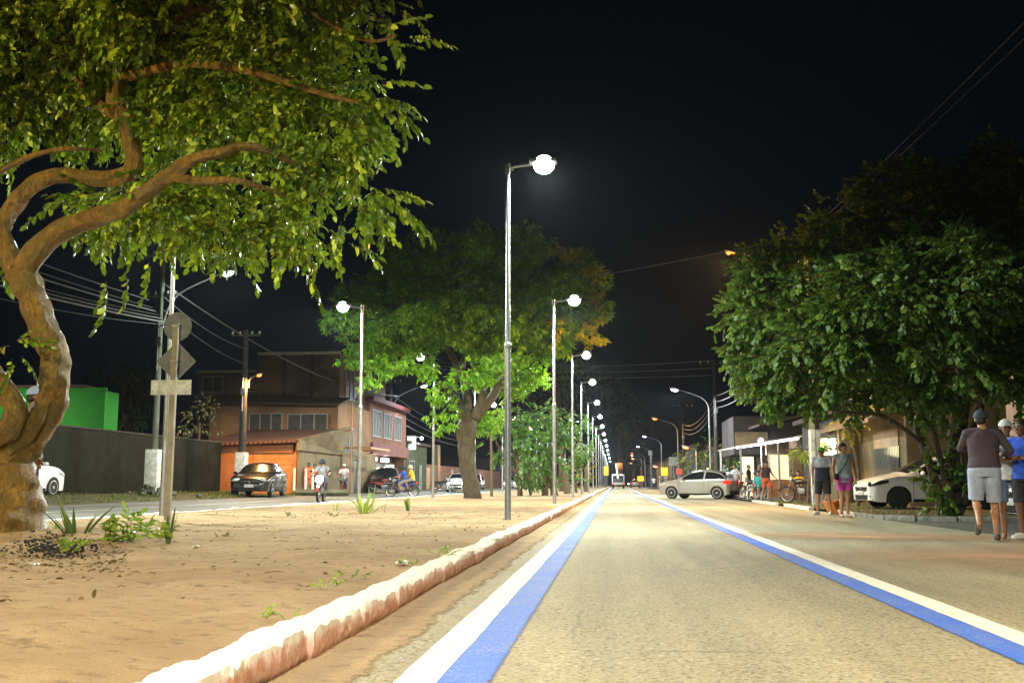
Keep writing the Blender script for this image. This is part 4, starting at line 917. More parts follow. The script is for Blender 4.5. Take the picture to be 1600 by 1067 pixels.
def scrap(px, py, s, label, z=.15):
    g = G(px, py, z); mb = MB(); vs = []; K = 7
    for j in range(K):
        for i in range(K): vs.append((s * (i / (K - 1) - .5) * (1 + .2 * random.random()), s * .7 * (j / (K - 1) - .5), .012 + random.uniform(0, s * .22)))
    mb.add(vs, [(j * K + i, j * K + i + 1, (j + 1) * K + i + 1, (j + 1) * K + i) for j in range(K - 1) for i in range(K - 1)])
    o = mb.build('paper_scrap', 'litter_white'); o.location = (g.x, g.y, mz(g.x, g.y)); o.rotation_euler = (0, 0, random.random() * 3); tag(o, label, 'litter')
scrap(308, 852, .10, 'crumpled white scrap on the sand right of the tall snake plant blade')
scrap(629, 878, .13, 'flattened white wrapper lying beside the white curb')
scrap(56, 881, .08, 'white scrap below the burnt debris')
scrap(372, 845, .05, 'tiny white scrap on the open sand')
# ================================================================ BUILDINGS
mat('wall_dark', (0.011, 0.013, 0.009), .95, var=.45, scale=1.2, bump=.4, bscale=12)
mat('wall_green', (0.012, 0.20, 0.012), .8, var=.2, scale=1.5)
mat('wall_tan', (0.20, 0.115, 0.065), .9, var=.35, scale=.8, bump=.2, bscale=10)
mat('wall_grey', (0.12, 0.088, 0.065), .95, var=.5, scale=.7, bump=.3, bscale=10)
mat('wall_orange', (0.34, 0.12, 0.04), .85, var=.25, scale=1.0, bump=.15)
mat('wall_pink', (0.17, 0.085, 0.06), .9, var=.25, scale=.8)
mat('wall_red', (0.13, 0.03, 0.025), .8, var=.3, scale=1)
mat('wall_olive', (0.06, 0.07, 0.035), .9, var=.3, scale=1)
mat('wall_cream', (0.18, 0.135, 0.08), .9, var=.3, scale=.8, bump=.2)
mat('wall_far', (0.06, 0.055, 0.055), .95, var=.4, scale=.3)
mat('roof_dark', (0.08, 0.055, 0.045), .95, var=.4, scale=2)
mat('trim_pale', (0.45, 0.43, 0.38), .8, var=.2)
mat('frame_white', (0.22, 0.22, 0.21), .6, var=.1)
mat('pane_dark', (0.02, 0.025, 0.03), .12, var=0, spec=.6)
mat('pane_grey', (0.05, 0.055, 0.055), .6, var=.3, spec=.2)
mat('wood_door', (0.28, 0.13, 0.045), .6, var=.3, scale=3)
mat('metal_door', (0.10, 0.10, 0.095), .5, .4, var=.3)
mat('lit_room', (0.8, 0.6, 0.3), .8, var=.3, scale=1.5, emit=(1.0, .78, .45), estr=1.0)
mat('lit_white', (0.8, 0.8, 0.85), .8, var=.1, emit=(.88, .93, 1.0), estr=2.6)
mat('lit_banner', (0.7, 0.8, 0.8), .8, var=.4, scale=3, emit=(.75, .92, .88), estr=.35)
mat('led_strip', (0.9, 0.9, 1.0), .3, var=0, emit=(.80, .82, 1.0), estr=8)
# corrugated / tiled roof
m, n, b = node_mat('clay_tiles'); o = N(n, 'ShaderNodeTexCoord').outputs['Object']
wv = N(n, 'ShaderNodeTexWave'); wv.wave_type = 'BANDS'; wv.bands_direction = 'X'; wv.inputs['Scale'].default_value = 1.3; n.links.new(o, wv.inputs['Vector'])
wy = N(n, 'ShaderNodeTexWave'); wy.bands_direction = 'Y'; wy.inputs['Scale'].default_value = .9; wy.wave_profile = 'SAW'; n.links.new(o, wy.inputs['Vector'])
c = mixc(n, ramp(n, noise(n, o, 2.5, 8, .7), [(.35, 0.0), (.65, 1.0)]), (0.14, 0.05, 0.025), (0.06, 0.03, 0.02))
n.links.new(c, b.inputs['Base Color']); b.inputs['Roughness'].default_value = .9
bumpn(n, mth(n, 'ADD', wv.outputs['Fac'], mth(n, 'MULTIPLY', wy.outputs['Fac'], .6)), 1.0, .08, b)
# orange sectional garage door with grid relief
m, n, b = node_mat('garage_orange'); o = N(n, 'ShaderNodeTexCoord').outputs['Object']
c = mixc(n, ramp(n, noise(n, o, 3, 6), [(.35, 0.0), (.65, 1.0)]), (0.55, 0.24, 0.07), (0.44, 0.17, 0.05)); n.links.new(c, b.inputs['Base Color']); b.inputs['Roughness'].default_value = .6

def bpart(name, m, parent, boxes, off=(0, 0, 0), smooth=False):
    mb = MB()
    for q in boxes: mb.bb(*q)
    return mb.build(name, m, parent, loc=off, smooth=smooth)
def window_y(parent, x0, x1, z0, z1, y, off, pane='pane_dark', fr='frame_white', div=2, t=.06):
    """window in a wall facing -Y; frame > pane"""
    bs = [(x0, x1, y - .05, y, z1 - t, z1), (x0, x1, y - .05, y, z0, z0 + t), (x0, x0 + t, y - .048, y, z0 + t, z1 - t), (x1 - t, x1, y - .048, y, z0 + t, z1 - t)]
    for i in range(1, div): xm = x0 + (x1 - x0) * i / div; bs.append((xm - t / 2, xm + t / 2, y - .046, y, z0 + t, z1 - t))
    f = bpart('window', fr, parent, bs, off)
    bpart('pane', pane, f, [(x0 + t, x1 - t, y - .02, y - .004, z0 + t, z1 - t)]); return f
def window_x(parent, y0, y1, z0, z1, x, sgn, off, pane='pane_dark', fr='frame_white', div=2, t=.07):
    a, b_ = (x, x + .05 * sgn) if sgn > 0 else (x + .05 * sgn, x)
    bs = [(a, b_, y0, y1, z1 - t, z1), (a, b_, y0, y1, z0, z0 + t), (a, b_, y0, y0 + t, z0 + t, z1 - t), (a, b_, y1 - t, y1, z0 + t, z1 - t)]
    for i in range(1, div): ym = y0 + (y1 - y0) * i / div; bs.append((a, b_, ym - t / 2, ym + t / 2, z0 + t, z1 - t))
    f = bpart('window', fr, parent, bs, off)
    a2, b2 = (x + .004, x + .02) if sgn > 0 else (x - .02, x - .004)
    bpart('pane', pane, f, [(a2, b2, y0 + t, y1 - t, z0 + t, z1 - t)]); return f
def T0(name, label, cat, x, y, z=0): return thing(name, label, cat, (x, y, z)), (-x, -y, -z)

# dark boundary wall on the left
t, off = T0('boundary_wall', 'long dark rendered wall behind the left verge', 'wall', -19.6, 35, .4)
bpart('wall', 'wall_dark', t, [(-19.75, -19.5, 6, 49.6, -.2, 2.78)], off)
bpart('coping', 'dark_concrete', t, [(-19.79, -19.46, 6, 49.64, 2.78, 2.84)], off)
# green building behind it
t, off = T0('green_building', 'bright green painted building rising over the dark wall', 'building', -26, 48, 0)
bpart('wall', 'wall_green', t, [(-40, P(160, 700, 45).x, 45, 46.3, 0, 5.0)], off)
bpart('parapet', 'trim_pale' if False else 'wall_green', t, [(-40.05, P(160, 700, 45).x + .05, 44.95, 45.10, 5.0, 5.16)], off)
bpart('shed_roof', 'roof_dark', t, [(-40, P(130, 700, 45).x, 44.6, 46.6, 5.17, 5.27)], off)
# bulkhead lamp that washes the green wall
bl_ = thing('wall_lamp', 'floodlight washing the green building wall from the yard behind the dark wall', 'lamp', (-27.5, 41.2, 2.4))
MB().box((0, 0, 0), (.3, .2, .2), bev=.03).build('housing', 'lamp_housing', bl_); MB().cyl((0, 0, -2.1), (0, 0, -.08), .03).build('stand', 'grey_steel', bl_); MB().box((0, .11, 0), (.24, .02, .14)).build('lens', 'warm_glow', bl_)
lamp_light('lamp_light', (0, .2, .05), 700, (1, .95, .8), bl_, .1, 150, .5, aim=(-.35, 1, .15))

# two storey house
t, off = T0('two_storey_house', 'weathered two storey house with tall blank parapet above an orange garage front', 'house', -19.5, 58, .4)
bpart('wall', 'wall_tan', t, [(-23.6, -15.9, 58, 66, 0, 5.45)], off)
bpart('upper_wall', 'wall_grey', t, [(-21.3, -16.3, 59.6, 72, 5.46, 8.55)], off)
bpart('left_wing', 'wall_grey', t, [(-25.4, -21.32, 60.4, 70, 0, 7.6)], off)
mb = MB(); mb.prism([(-23.9, 57.3, 5.42), (-15.6, 57.3, 5.22), (-15.6, 59.58, 5.75), (-23.9, 59.58, 6.0)], (0, 0, .09)); mb.build('eaves', 'roof_dark', t, loc=off, smooth=False)
bpart('ledge', 'trim_pale', t, [(-25.4, -21.35, 60.25, 60.39, 7.5, 7.64), (-21.35, -16.25, 59.5, 59.6, 8.45, 8.62)], off)
for a_ in (-19.75, -18.05, -21.38): bpart('pilaster', 'dark_concrete', t, [(a_, a_ + .15, 59.5, 59.6, 5.8, 8.45)], off)
window_y(t, -21.2, -19.2, 3.8, 4.85, 58, off, 'pane_grey', div=3); window_y(t, -18.9, -16.5, 3.8, 4.8, 58, off, 'pane_grey', div=3)
window_y(t, -25.1, -23.8, 6.3, 7.3, 60.4, off, 'pane_dark'); window_y(t, -22.6, -21.6, 6.3, 7.3, 60.4, off, 'pane_dark')
window_x(t, 61, 64, 5.9, 7.9, -16.3, 1, off, 'pane_grey', div=3); window_x(t, 59.6, 61.5, .9, 4.1, -15.9, 1, off, 'pane_grey', div=2)
# orange garage front
t, off = T0('garage_front', 'low orange garage front with clay tile lean to roof below the two storey house', 'house', -18, 50, .4)
bpart('wall', 'wall_orange', t, [(-20.6, -18.35, 50.0, 56.5, 0, 2.72), (-18.35, -15.85, 50.0, 56.5, 2.3, 2.72), (-15.95, -15.78, 50.0, 56.5, 0, 2.72), (-18.5, -18.35, 50.1, 56, 0, 2.72)], off)
g = MB(); g.bb(-18.35, -15.95, 50.12, 50.2, 0, 2.3)
for i in range(1, 8): g.bb(-18.35, -15.95, 50.095, 50.125, .287 * i - .012, .287 * i + .012)
for i in range(1, 6): g.bb(-18.35 + .4 * i - .012, -18.35 + .4 * i + .012, 50.09, 50.126, 0, 2.3)
g.build('garage_door', 'garage_orange', t, loc=off, smooth=False)
mb = MB(); mb.prism([(-20.9, 49.5, 2.62), (-15.55, 49.5, 2.80), (-14.9, 57.25, 3.75), (-20.9, 57.25, 3.75)], (0, 0, .10)); mb.build('tile_roof', 'clay_tiles', t, loc=off, smooth=False)
mb = MB(); mb.prism([(-15.62, 49.5, 2.4), (-15.62, 57.6, 2.4), (-15.1, 57.6, 4.0), (-15.1, 53, 3.5), (-15.62, 49.5, 2.95)], (.16, 0, 0)); mb.build('gable_upstand', 'wall_cream', t, loc=off, smooth=False)
bpart('side_wall', 'wall_cream', t, [(-15.75, -15.6, 50.05, 57.6, 0, 2.4)], off)
# plain dark passage with poles between garage and shop
t, off = T0('rendered_wall', 'cream rendered yard wall with doorway right of the orange garage', 'wall', -15.6, 62, .3)
bpart('wall', 'wall_cream', t, [(-15.7, -15.5, 57.7, 60.4, 0, 2.6), (-15.7, -15.5, 61.6, 66, 0, 2.6), (-15.7, -15.5, 60.4, 61.6, 2.2, 2.6)], off)
bpart('door', 'metal_door', t, [(-15.66, -15.6, 60.42, 61.58, 0, 2.18)], off)
bpart('beam', 'wood_door', t, [(-15.6, -13.9, 57.9, 58.0, 2.75, 2.87), (-15.6, -13.9, 62.9, 63.0, 2.75, 2.87), (-14.0, -13.9, 58.0, 62.9, 2.75, 2.87)], off)
for i, (px, Y, hpx) in enumerate(((459, 49, 858), (477, 49.2, 850), (488, 49.4, 850))):
    v = P(px, 770, Y); z0 = terr(v.x); tag(MB().lathe([(.07, 0), (.06, .05), (.055, 1.25), (.03, 1.3)], (v.x, Y, z0), n=10).build('bollard', 'whitewash'), ['short white post nearest the orange garage door', 'middle one of the three short white posts', 'short white post nearest the motorcycle headlight'][i], 'post', 'short white posts by the garage')
tag(MB().cyl((-14.3, 55, .2), (-14.3, 55, 5.2), .045).build('thin_pole', 'wood_door'), 'thin brown pole standing before the two storey house', 'pole')
tag(MB().tube([(-15.6, 49, .35), (-14.2, 49.2, .34), (-12.9, 49.3, .33)], .16, 4).build('low_step', 'concrete'), 'low concrete step beside the motorcycle with the bright headlight', 'step')

# shop with flat above
t, off = T0('shop_building', 'pinkish two storey shop with white upper windows and brightly lit ground floor', 'building', -17.5, 70, .3)
bpart('wall', 'wall_pink', t, [(-23, -16.0, 66.2, 78, 2.9, 6.2), (-23, -16.9, 66.2, 78, 0, 2.9), (-16.9, -16.0, 66.2, 66.6, 0, 2.9), (-16.9, -16.0, 77.6, 78, 0, 2.9)], off)
bpart('roof', 'wall_red', t, [(-23.2, -15.7, 66.0, 78.2, 6.2, 6.5)], off)
bpart('fascia', 'wall_red', t, [(-15.98, -15.75, 66.2, 78, 2.7, 3.45)], off)
for y0 in (66.9, 70.2, 73.6): window_x(t, y0, y0 + 2.5, 3.9, 5.7, -16.0, 1, off, 'pane_grey', div=3)
bpart('door', 'wood_door', t, [(-16.86, -16.8, 67.2, 70.6, 0, 2.3)], off)
bpart('door_frame', 'trim_pale', t, [(-16.84, -16.74, 68.8, 69.0, 0, 2.32), (-16.84, -16.74, 67.1, 67.2, 0, 2.4), (-16.84, -16.74, 70.6, 70.7, 0, 2.4)], off)
bpart('shop_window', 'metal_door', t, [(-16.86, -16.8, 71.2, 77.2, 0, 2.2)], off)
sl = bpart('strip_lamp', 'lit_white', t, [(-16.7, -16.5, 67.0, 70.6, 2.35, 2.6), (-16.6, -16.35, 72.2, 73.8, 2.3, 2.6)], off)
pt_light('shop_light', (1.6, 1.0, 2.0), 260, (.9, .95, 1), t, .3)
pt_light('shop_light', (1.5, -2.2, 1.9), 120, (1, .85, .6), t, .3)
# projecting banners
def banner(x0, x1, y, z0, z1, m, label):
    t, off = T0('shop_banner', label, 'banner', x0, y, z0)
    bpart('panel', m, t, [(x0, x1, y, y + .04, z0, z1)], off); bpart('bracket', 'grey_steel', t, [(x0 - .5, x1, y - .01, y + .05, z1, z1 + .05)], off)
v = P(619, 703, 78.5); v2 = P(633, 681, 78.5); banner(v.x, v2.x, 78.5, v.z, v2.z, 'wall_cream', 'brownish projecting banner right of the shop pole')
v = P(636, 702, 80); v2 = P(650, 681, 80); banner(v.x, v2.x, 80, v.z, v2.z, 'lit_banner', 'white lit projecting banner right of the brownish one')
v = P(659, 684, 83); t = thing('wall_lamp', 'bluish white wall lamp beyond the white banner', 'lamp', v)
MB().ell((0, 0, 0), .13).build('bulb', 'led_glow_violet', t); MB().cyl((-1.2, 0, .1), (0, 0, .1), .02).build('arm', 'grey_steel', t); pt_light('lamp_light', (0, -.3, -.1), 260, (.75, .8, 1), t)
t, off = T0('green_house', 'small olive green one storey house right of the shop', 'house', -17, 83, .3)
bpart('wall', 'wall_olive', t, [(-22, -16.2, 79.4, 88, 0, 3.9)], off); bpart('roof', 'roof_dark', t, [(-22.2, -15.9, 79.2, 88.2, 3.9, 4.1)], off)
window_x(t, 80.5, 82.5, 1.2, 2.6, -16.2, 1, off); bpart('door', 'metal_door', t, [(-16.2, -16.14, 84.4, 85.6, 0, 2.3)], off)
t, off = T0('pink_wall', 'low salmon pink wall with dark gates behind the parked motorcycle', 'wall', -16.8, 100, .3)
bpart('wall', 'wall_pink', t, [(-17, -16.7, 88.3, 150, 0, 2.5)], off); bpart('pillar', 'wall_cream', t, [(-17.05, -16.6, 96.0, 97.4, 0, 4.4)], off)
for y0 in (90.3, 104, 112, 126): bpart('gate', 'wood_door', t, [(-16.7, -16.62, y0, y0 + 1.7, 0, 2.2)], off)
pt_light('gate_lamp', (1.4, -3, 2.1), 160, (1, .6, .35), t, .1)

# far left and far right blocks of the street
for i, (x0, x1, y0, y1, h, m, lb) in enumerate(((-26, -17, 151, 190, 4.2, 'wall_far', 'far low house beyond the pink wall'), (-28, -16.5, 196, 250, 6.0, 'wall_cream', 'distant pale house on the left behind the median shrubs'), (-28, -16.5, 256, 330, 5, 'wall_far', 'most distant block on the left of the street'),
        (9.6, 20, 88, 118, 4.0, 'wall_far', 'dark low house behind the yellow board on the right'), (9.6, 20, 122, 170, 5.2, 'wall_far', 'dark block further up the right pavement'), (9.6, 22, 176, 240, 5, 'wall_cream', 'pale distant block on the right'), (9.0, 22, 250, 380, 6, 'wall_far', 'last block of the street on the right'))):
    t, off = T0('far_house', lb, 'house', (x0 + x1) / 2, (y0 + y1) / 2); L_ = x1 < 0
    bpart('wall', m, t, [(x0, x1, y0, y1, 0, h)], off); bpart('roof', 'roof_dark', t, [(x0 - .3, x1 + .3, y0 - .3, y1 + .3, h, h + .25)], off)
    xx = x1 if L_ else x0; sg = 1 if L_ else -1; yy = y0 + 3
    while yy < y1 - 5:
        k = random.random()
        if k < .5: window_x(t, yy, yy + 2, 1.0, 2.4, xx, sg, off, 'lit_room' if random.random() < .35 else 'pane_dark')
        else: bpart('door', 'lit_room' if random.random() < .4 else 'metal_door', t, [(min(xx, xx + .05 * sg), max(xx, xx + .05 * sg), yy, yy + 1.6, 0, 2.4)], off)
        yy += random.uniform(5, 9)

# ---- right side
# house with garage behind the white car
t, off = T0('cream_house', 'cream house with sloping porch roof and dark garage behind the white hatchback', 'house', 12, 37, 0)
bpart('wall', 'wall_cream', t, [(10.35, 16, 34.2, 42, 0, 4.6), (9.45, 10.35, 40.6, 42, 0, 3.0), (9.45, 9.7, 39.9, 40.2, 0, 2.8)], off)
mb = MB(); mb.prism([(9.2, 34.3, 2.75), (10.4, 34.3, 3.45), (10.4, 42.2, 3.45), (9.2, 42.2, 2.75)], (0, 0, .12)); mb.build('porch_roof', 'wall_cream', t, loc=off, smooth=False)
bpart('garage_door', 'wood_door', t, [(10.3, 10.34, 35.0, 38.2, 2.0, 2.6), (10.3, 10.34, 35.0, 38.2, .0, .9)], off); bpart('garage_opening', 'pane_dark', t, [(10.305, 10.345, 35.0, 38.2, .9, 2.0)], off)
bpart('grille', 'frame_white', t, [(10.26, 10.29, 35.0 + .2 * i, 35.02 + .2 * i, .2, 2.0) for i in range(17)], off)
bpart('meter_box', 'metal_door', t, [(10.75, 11.0, 34.1, 34.2, 1.4, 1.8)], off); t.location.x -= 1.0
# pale wall on the far right
t, off = T0('pale_wall_building', 'pale mauve grey wall high behind the three men', 'building', 16, 30, 0)
mat('wall_mauve', (0.26, 0.22, 0.22), .9, var=.2, scale=.7)
bpart('wall', 'wall_mauve', t, [(12.2, 22, 28.2, 33.4, 0, 4.2)], off); bpart('parapet', 'trim_pale', t, [(12.1, 22, 28.1, 28.2, 4.2, 4.4)], off)
# bar with illuminated board
t, off = T0('corner_bar', 'corner bar with lit windows under a glowing yellow and white board', 'bar', 10.5, 46, 0)
bpart('wall', 'wall_far', t, [(9.75, 16, 42.3, 52, 0, 3.6)], off)
for y0 in (42.8, 44.3, 45.8): window_x(t, y0, y0 + 1.2, .9, 2.0, 9.75, -1, off, 'lit_room', 'metal_door', 2)
bpart('flat_roof', 'roof_dark', t, [(9.3, 16, 42.2, 52, 3.6, 3.8)], off); t.location.x -= .5
m, n, b = node_mat('board_print'); o_ = N(n, 'ShaderNodeTexCoord').outputs['Object']
vv = N(n, 'ShaderNodeTexVoronoi'); vv.inputs['Scale'].default_value = 5.5; n.links.new(o_, vv.inputs['Vector'])
sx = N(n, 'ShaderNodeSeparateXYZ'); n.links.new(o_, sx.inputs[0])
side_ = ramp(n, mth(n, 'ADD', sx.outputs[0], mth(n, 'MULTIPLY', noise(n, o_, 3, 3), .3)), [(.18, 0.0), (.2, 1.0)])
colr = mixc(n, side_, (1.0, .90, .25), (.95, .97, 1.0)); msk = ramp(n, noise(n, o_, 6, 5, .7), [(.46, 0.0), (.50, 1.0)])
colr = mixc(n, msk, (0.01, .01, .01), colr); n.links.new(colr, b.inputs['Base Color']); n.links.new(colr, b.inputs['Emission Color']); b.inputs['Emission Strength'].default_value = 1.6; m.cycles.emission_sampling = 'NONE'
v = P(1270, 710, 40.5); v2 = P(1306, 684, 40.5)
t = thing('illuminated_board', 'glowing yellow and white printed board above the capped man', 'sign', ((v.x + v2.x) / 2, 40.5, v.z)); w_ = (v2.x - v.x) / 2; h_ = v2.z - v.z
MB().bb(-w_, w_, -.06, 0, 0, h_).build('face', 'board_print', t, smooth=False); MB().bb(-w_ - .04, w_ + .04, .003, .12, -.04, h_ + .04).build('case', 'metal_door', t, smooth=False)
MB().cyl((0, .06, -v.z), (0, .06, 0), .04).build('post', 'grey_steel', t)
pt_light('sign_light', (0, -.5, .2), 60, (1, .9, .5), t, .3)
# open air bar with awning
t, off = T0('awning_bar', 'open bar under a pale awning edged with a bright white light strip', 'bar', 11, 60, 0)
bpart('wall', 'wall_cream', t, [(11.6, 17, 55, 72, 0, 3.3), (11.15, 11.6, 54.9, 56.5, 0, 2.6), (9.95, 11.15, 56.01, 56.3, 2.3, 3.1)], off)
mb = MB(); mb.prism([(10.6 + 6.5, 63, 5.6), (10.6, 63, 4.2), (9.4, 73, 3.9), (17, 73, 5.4)], (0, 0, .15)); mb.build('back_roof', 'roof_dark', t, loc=off, smooth=False)
bpart('gable', 'wall_far', t, [(9.4, 17, 66, 73, 2.6, 5.0)], off); bpart('upper_wall', 'wall_cream', t, [(9.5, 11.5, 65.8, 66.0, 3.1, 4.0)], off)
mb = MB(); mb.prism([(8.6, 56, 2.75), (11.6, 53, 3.15), (11.8, 62, 3.35), (8.2, 64, 2.75)], (0, 0, .05)); mb.build('awning', 'trim_pale', t, loc=off, smooth=False)
mb = MB(); mb.tube([(8.55, 57.2, 2.72), (9.5, 55.1, 2.82), (11.2, 53.4, 3.05)], .055, 8); mb.build('light_strip', 'led_strip', t, loc=off)
for q_ in [(8.6, 8.7, 56.3, 56.4, 0, 2.75), (8.25, 8.35, 63.4, 63.5, 0, 2.75), (10.3, 10.36, 54.4, 54.46, 0, 2.95)]: bpart('awning_post', 'frame_white', t, [q_], off)
for q_ in [(11.54, 11.59, 57.0, 60.4, .1, 2.3), (10.05, 11.1, 55.96, 56.0, .1, 2.3), (9.1, 9.8, 60.0, 60.05, .1, 2.3)]: bpart('lit_doorway', 'lit_room', t, [q_], off)
bpart('counter', 'wood_door', t, [(9.95, 11.12, 55.5, 55.7, .06, 1.0)], off)
for q_ in (10.02, 10.55, 11.08): bpart('door_jamb', 'frame_white', t, [(q_, q_ + .07, 55.85, 55.95, .06, 2.35)], off)
bpart('door_frames', 'frame_white', t, [(11.4, 11.53, 56.8, 57, 0, 2.5), (11.4, 11.53, 60.4, 60.6, 0, 2.5), (11.4, 11.53, 58.6, 58.7, 0, 2.4)], off)
t.location.x -= 1.9
for p in ((-1.4, -3.5, 2.45), (-.5, 0, 2.4), (-2.0, 1.5, 2.4)): pt_light('bar_light', p, 260, (.95, .93, 1.0), t, .15)
t = thing('globe_lamp', 'small white globe lamp on a post left of the awning strip', 'lamp', (7.9, 56.8, 0)); MB().cyl((0, 0, 0), (0, 0, 2.95), .03).build('post', 'frame_white', t); MB().ell((0, 0, 3.08), .15).build('globe', 'led_glow_violet', t)
# yellow boards, hoardings far right
def board(px, py, Y, w, h, m, label, zpole=True, cat='sign', name='sign_board'):
    v = P(px, py, Y); t = thing(name, label, cat, (v.x, Y, 0)); MB().bb(-w / 2, w / 2, -.04, .0, v.z - h / 2, v.z + h / 2).build('panel', m, t, smooth=False)
    if zpole: MB().cyl((0, .04, 0), (0, .04, v.z), .04).build('post', 'grey_steel', t)
mat('yellow_panel', (.75, .50, .03), .6, var=.15, emit=(1, .62, .02), estr=.2); mat('red_panel', (.4, .05, .03), .6, var=.1); mat('grey_panel', (.22, .22, .21), .7, var=.2)
board(1038, 736, 86, .55, .68, 'yellow_panel', 'yellow board near the front of the silver hatchback')
board(1001, 747, 150, .95, .75, 'yellow_panel', 'distant yellow board over the far cars')
board(947, 735, 170, .8, 1.5, 'yellow_panel', 'yellow board among the far lamp posts of the median')
board(1052, 720, 96, .8, .8, 'grey_panel', 'grey hoarding beside the yellow board')
board(1061, 736, 78, .45, .45, 'red_panel', 'round topped red traffic sign beside the silver hatchback', name='traffic_board')
board(1016, 707, 130, .5, .6, 'grey_panel', 'small hanging clock like sign under the right hand lamps')
# ================================================================ VEHICLES
def carpaint(name, col, metal=0.0, rough=.3): return mat(name, col, rough, metal, var=.06, scale=2, coat=.8)
carpaint('paint_silver', (.36, .35, .32), .5, .34); carpaint('paint_white', (.74, .74, .72)); carpaint('paint_black', (.012, .014, .018), .1, .25); carpaint('paint_greysilver', (.42, .46, .46), .35)
carpaint('paint_red', (.35, .03, .02)); mat('car_glass', (.010, .012, .014), .16, var=0, spec=.35); mat('trim_black', (.015, .015, .015), .85, var=0, spec=.15)
mat('chrome', (.6, .6, .6), .15, .95, var=0); mat('rim_silver', (.48, .48, .47), .35, .7, var=.1); mat('rim_dark', (.06, .06, .065), .35, .7, var=0)
mat('head_dark', (.05, .055, .06), .08, .4, var=.5, scale=16); mat('head_glass', (.55, .58, .55), .12, .3, var=.3, scale=14); mat('tail_glass', (.30, .012, .01), .2, var=0); mat('tail_lit', (.5, .02, .01), .2, var=0, emit=(1, .03, .015), estr=1.3)
mat('plate', (.38, .38, .37), .5, var=.15, scale=12); mat('headlight_on', (1, 1, 1), .2, var=0, emit=(1, .93, .78), estr=40.0); mat('emblem_blue', (.05, .08, .14), .5, var=0)
def car(name, label, cat, loc, rz, L=3.9, W=1.68, H=1.48, kind='hatch', paint='paint_silver', tail='tail_glass', head='head_glass', rim='rim_silver', wb=2.5, spokes=8, emblem=False, group=None, beams=False):
    t = thing(name, label, cat, loc, rz, group); h2 = L / 2; xf = h2 - .78; xr = xf - wb
    if kind == 'hatch': prof = [(h2, .70), (h2 - .07, .78), (h2 - .34, .89), (h2 - .95, 1.01), (h2 - 1.18, 1.08), (h2 - 1.85, H - .07), (h2 - 2.35, H), (h2 - 2.9, H - .01), (-h2 + .55, H - .09), (-h2 + .34, H - .20), (-h2 + .08, .98), (-h2, .90)]; ws = (h2 - 1.08, h2 - 1.88); rs = (-h2 + .42, -h2 + .14)
    elif kind == 'sedan': prof = [(h2, .66), (h2 - .08, .76), (h2 - .42, .86), (h2 - 1.05, .97), (h2 - 1.3, 1.02), (h2 - 1.95, H - .07), (h2 - 2.5, H), (h2 - 3.0, H - .03), (-h2 + 1.1, H - .20), (-h2 + .55, 1.08), (-h2 + .15, 1.04), (-h2, .92)]; ws = (h2 - 1.12, h2 - 1.98); rs = (-h2 + 1.12, -h2 + .6)
    else: prof = [(h2, .70), (h2 - .10, .80), (h2 - .5, .98), (h2 - 1.0, 1.08), (h2 - 1.2, 1.15), (h2 - 1.75, H - .07), (h2 - 2.3, H), (h2 - 3.0, H), (-h2 + .45, H - .06), (-h2 + .28, H - .2), (-h2 + .05, 1.1), (-h2, 1.0)]; ws = (h2 - 1.03, h2 - 1.78); rs = (-h2 + .34, -h2 + .1)
    prof = prof[::-1]; px_ = np.array([p[0] for p in prof]); pz_ = np.array([p[1] for p in prof])
    xsf = np.linspace(-h2, h2, 801); zf_ = np.interp(xsf, px_, pz_); ker = np.hanning(41); ker /= ker.sum(); zs_ = np.convolve(np.pad(zf_, 20, mode='edge'), ker, 'valid')
    top = lambda x: float(np.interp(x, xsf, zs_))
    belt0 = .95 if kind != 'suv' else 1.02
    belt = lambda x: min(belt0 + .04 * (-x / h2), top(x) - .045)
    def w(x):
        k = abs(x) / h2; v = 1 - .07 * k ** 3
        e = max(0, (k - .90) / .10); return W / 2 * v * (1 - .20 * e ** 2.2)
    def zlow(x):
        z = .20 + .05 * max(0, (abs(x) / h2 - .9) / .1)
        for xx in (xf, xr):
            d = abs(x - xx)
            if d < .365: z = max(z, .30 + math.sqrt(max(0, .365 ** 2 - d * d)))
        return z
    def zedge(x): return max(belt(x) + .012, top(x) - .05)
    def sy(x, z):
        b_ = belt(x); wx = w(x)
        if z <= b_:
            s = (z - .2) / max(.1, b_ - .2); return wx * (.955 + .045 * math.sin(min(1, max(0, s)) * PI * .62) ) - .012 * math.exp(-((z - (b_ - .16)) / .03) ** 2)
        ze = zedge(x); q = min(1, (z - b_) / max(.02, ze - b_)); full = min(1, (ze - b_) / .45); return wx * .99 - q * (.20 * full + .03) - .02 * q * q
    xs_ = sorted(set(list(np.linspace(-h2, h2, 90)) + [xx + d for xx in (xf, xr) for d in np.linspace(-.37, .37, 25)] + list(h2 - np.array([.01, .03, .05, .08])) + list(-h2 + np.array([.01, .03, .05, .08]))))
    vs = []; n1, n2, n3 = 9, 6, 5; K = None
    for x in xs_:
        row = []; zl, b_, ze = zlow(x), belt(x), zedge(x); b_ = max(b_, zl + .02); ze = max(ze, b_ + .01)
        for i in range(n1): z = zl + (b_ - zl) * i / (n1 - 1); row.append((sy(x, z), z))
        for i in range(1, n2): z = b_ + (ze - b_) * i / (n2 - 1); row.append((sy(x, z), z))
        ye = row[-1][0]
        for i in range(1, n3 + 1):
            q = i / n3; yy = ye * (1 - q); row.append((yy, ze + (top(x) + .0 - ze) * (1 - (1 - q) ** 2.4) + .015 * q))
        full = [(y, z) for y, z in row] + [(-y, z) for y, z in row[-2::-1]]; K = len(full)
        vs += [(x, y, z) for y, z in full]
    fs = [(j * K + i, j * K + i + 1, (j + 1) * K + i + 1, (j + 1) * K + i) for j in range(len(xs_) - 1) for i in range(K - 1)]
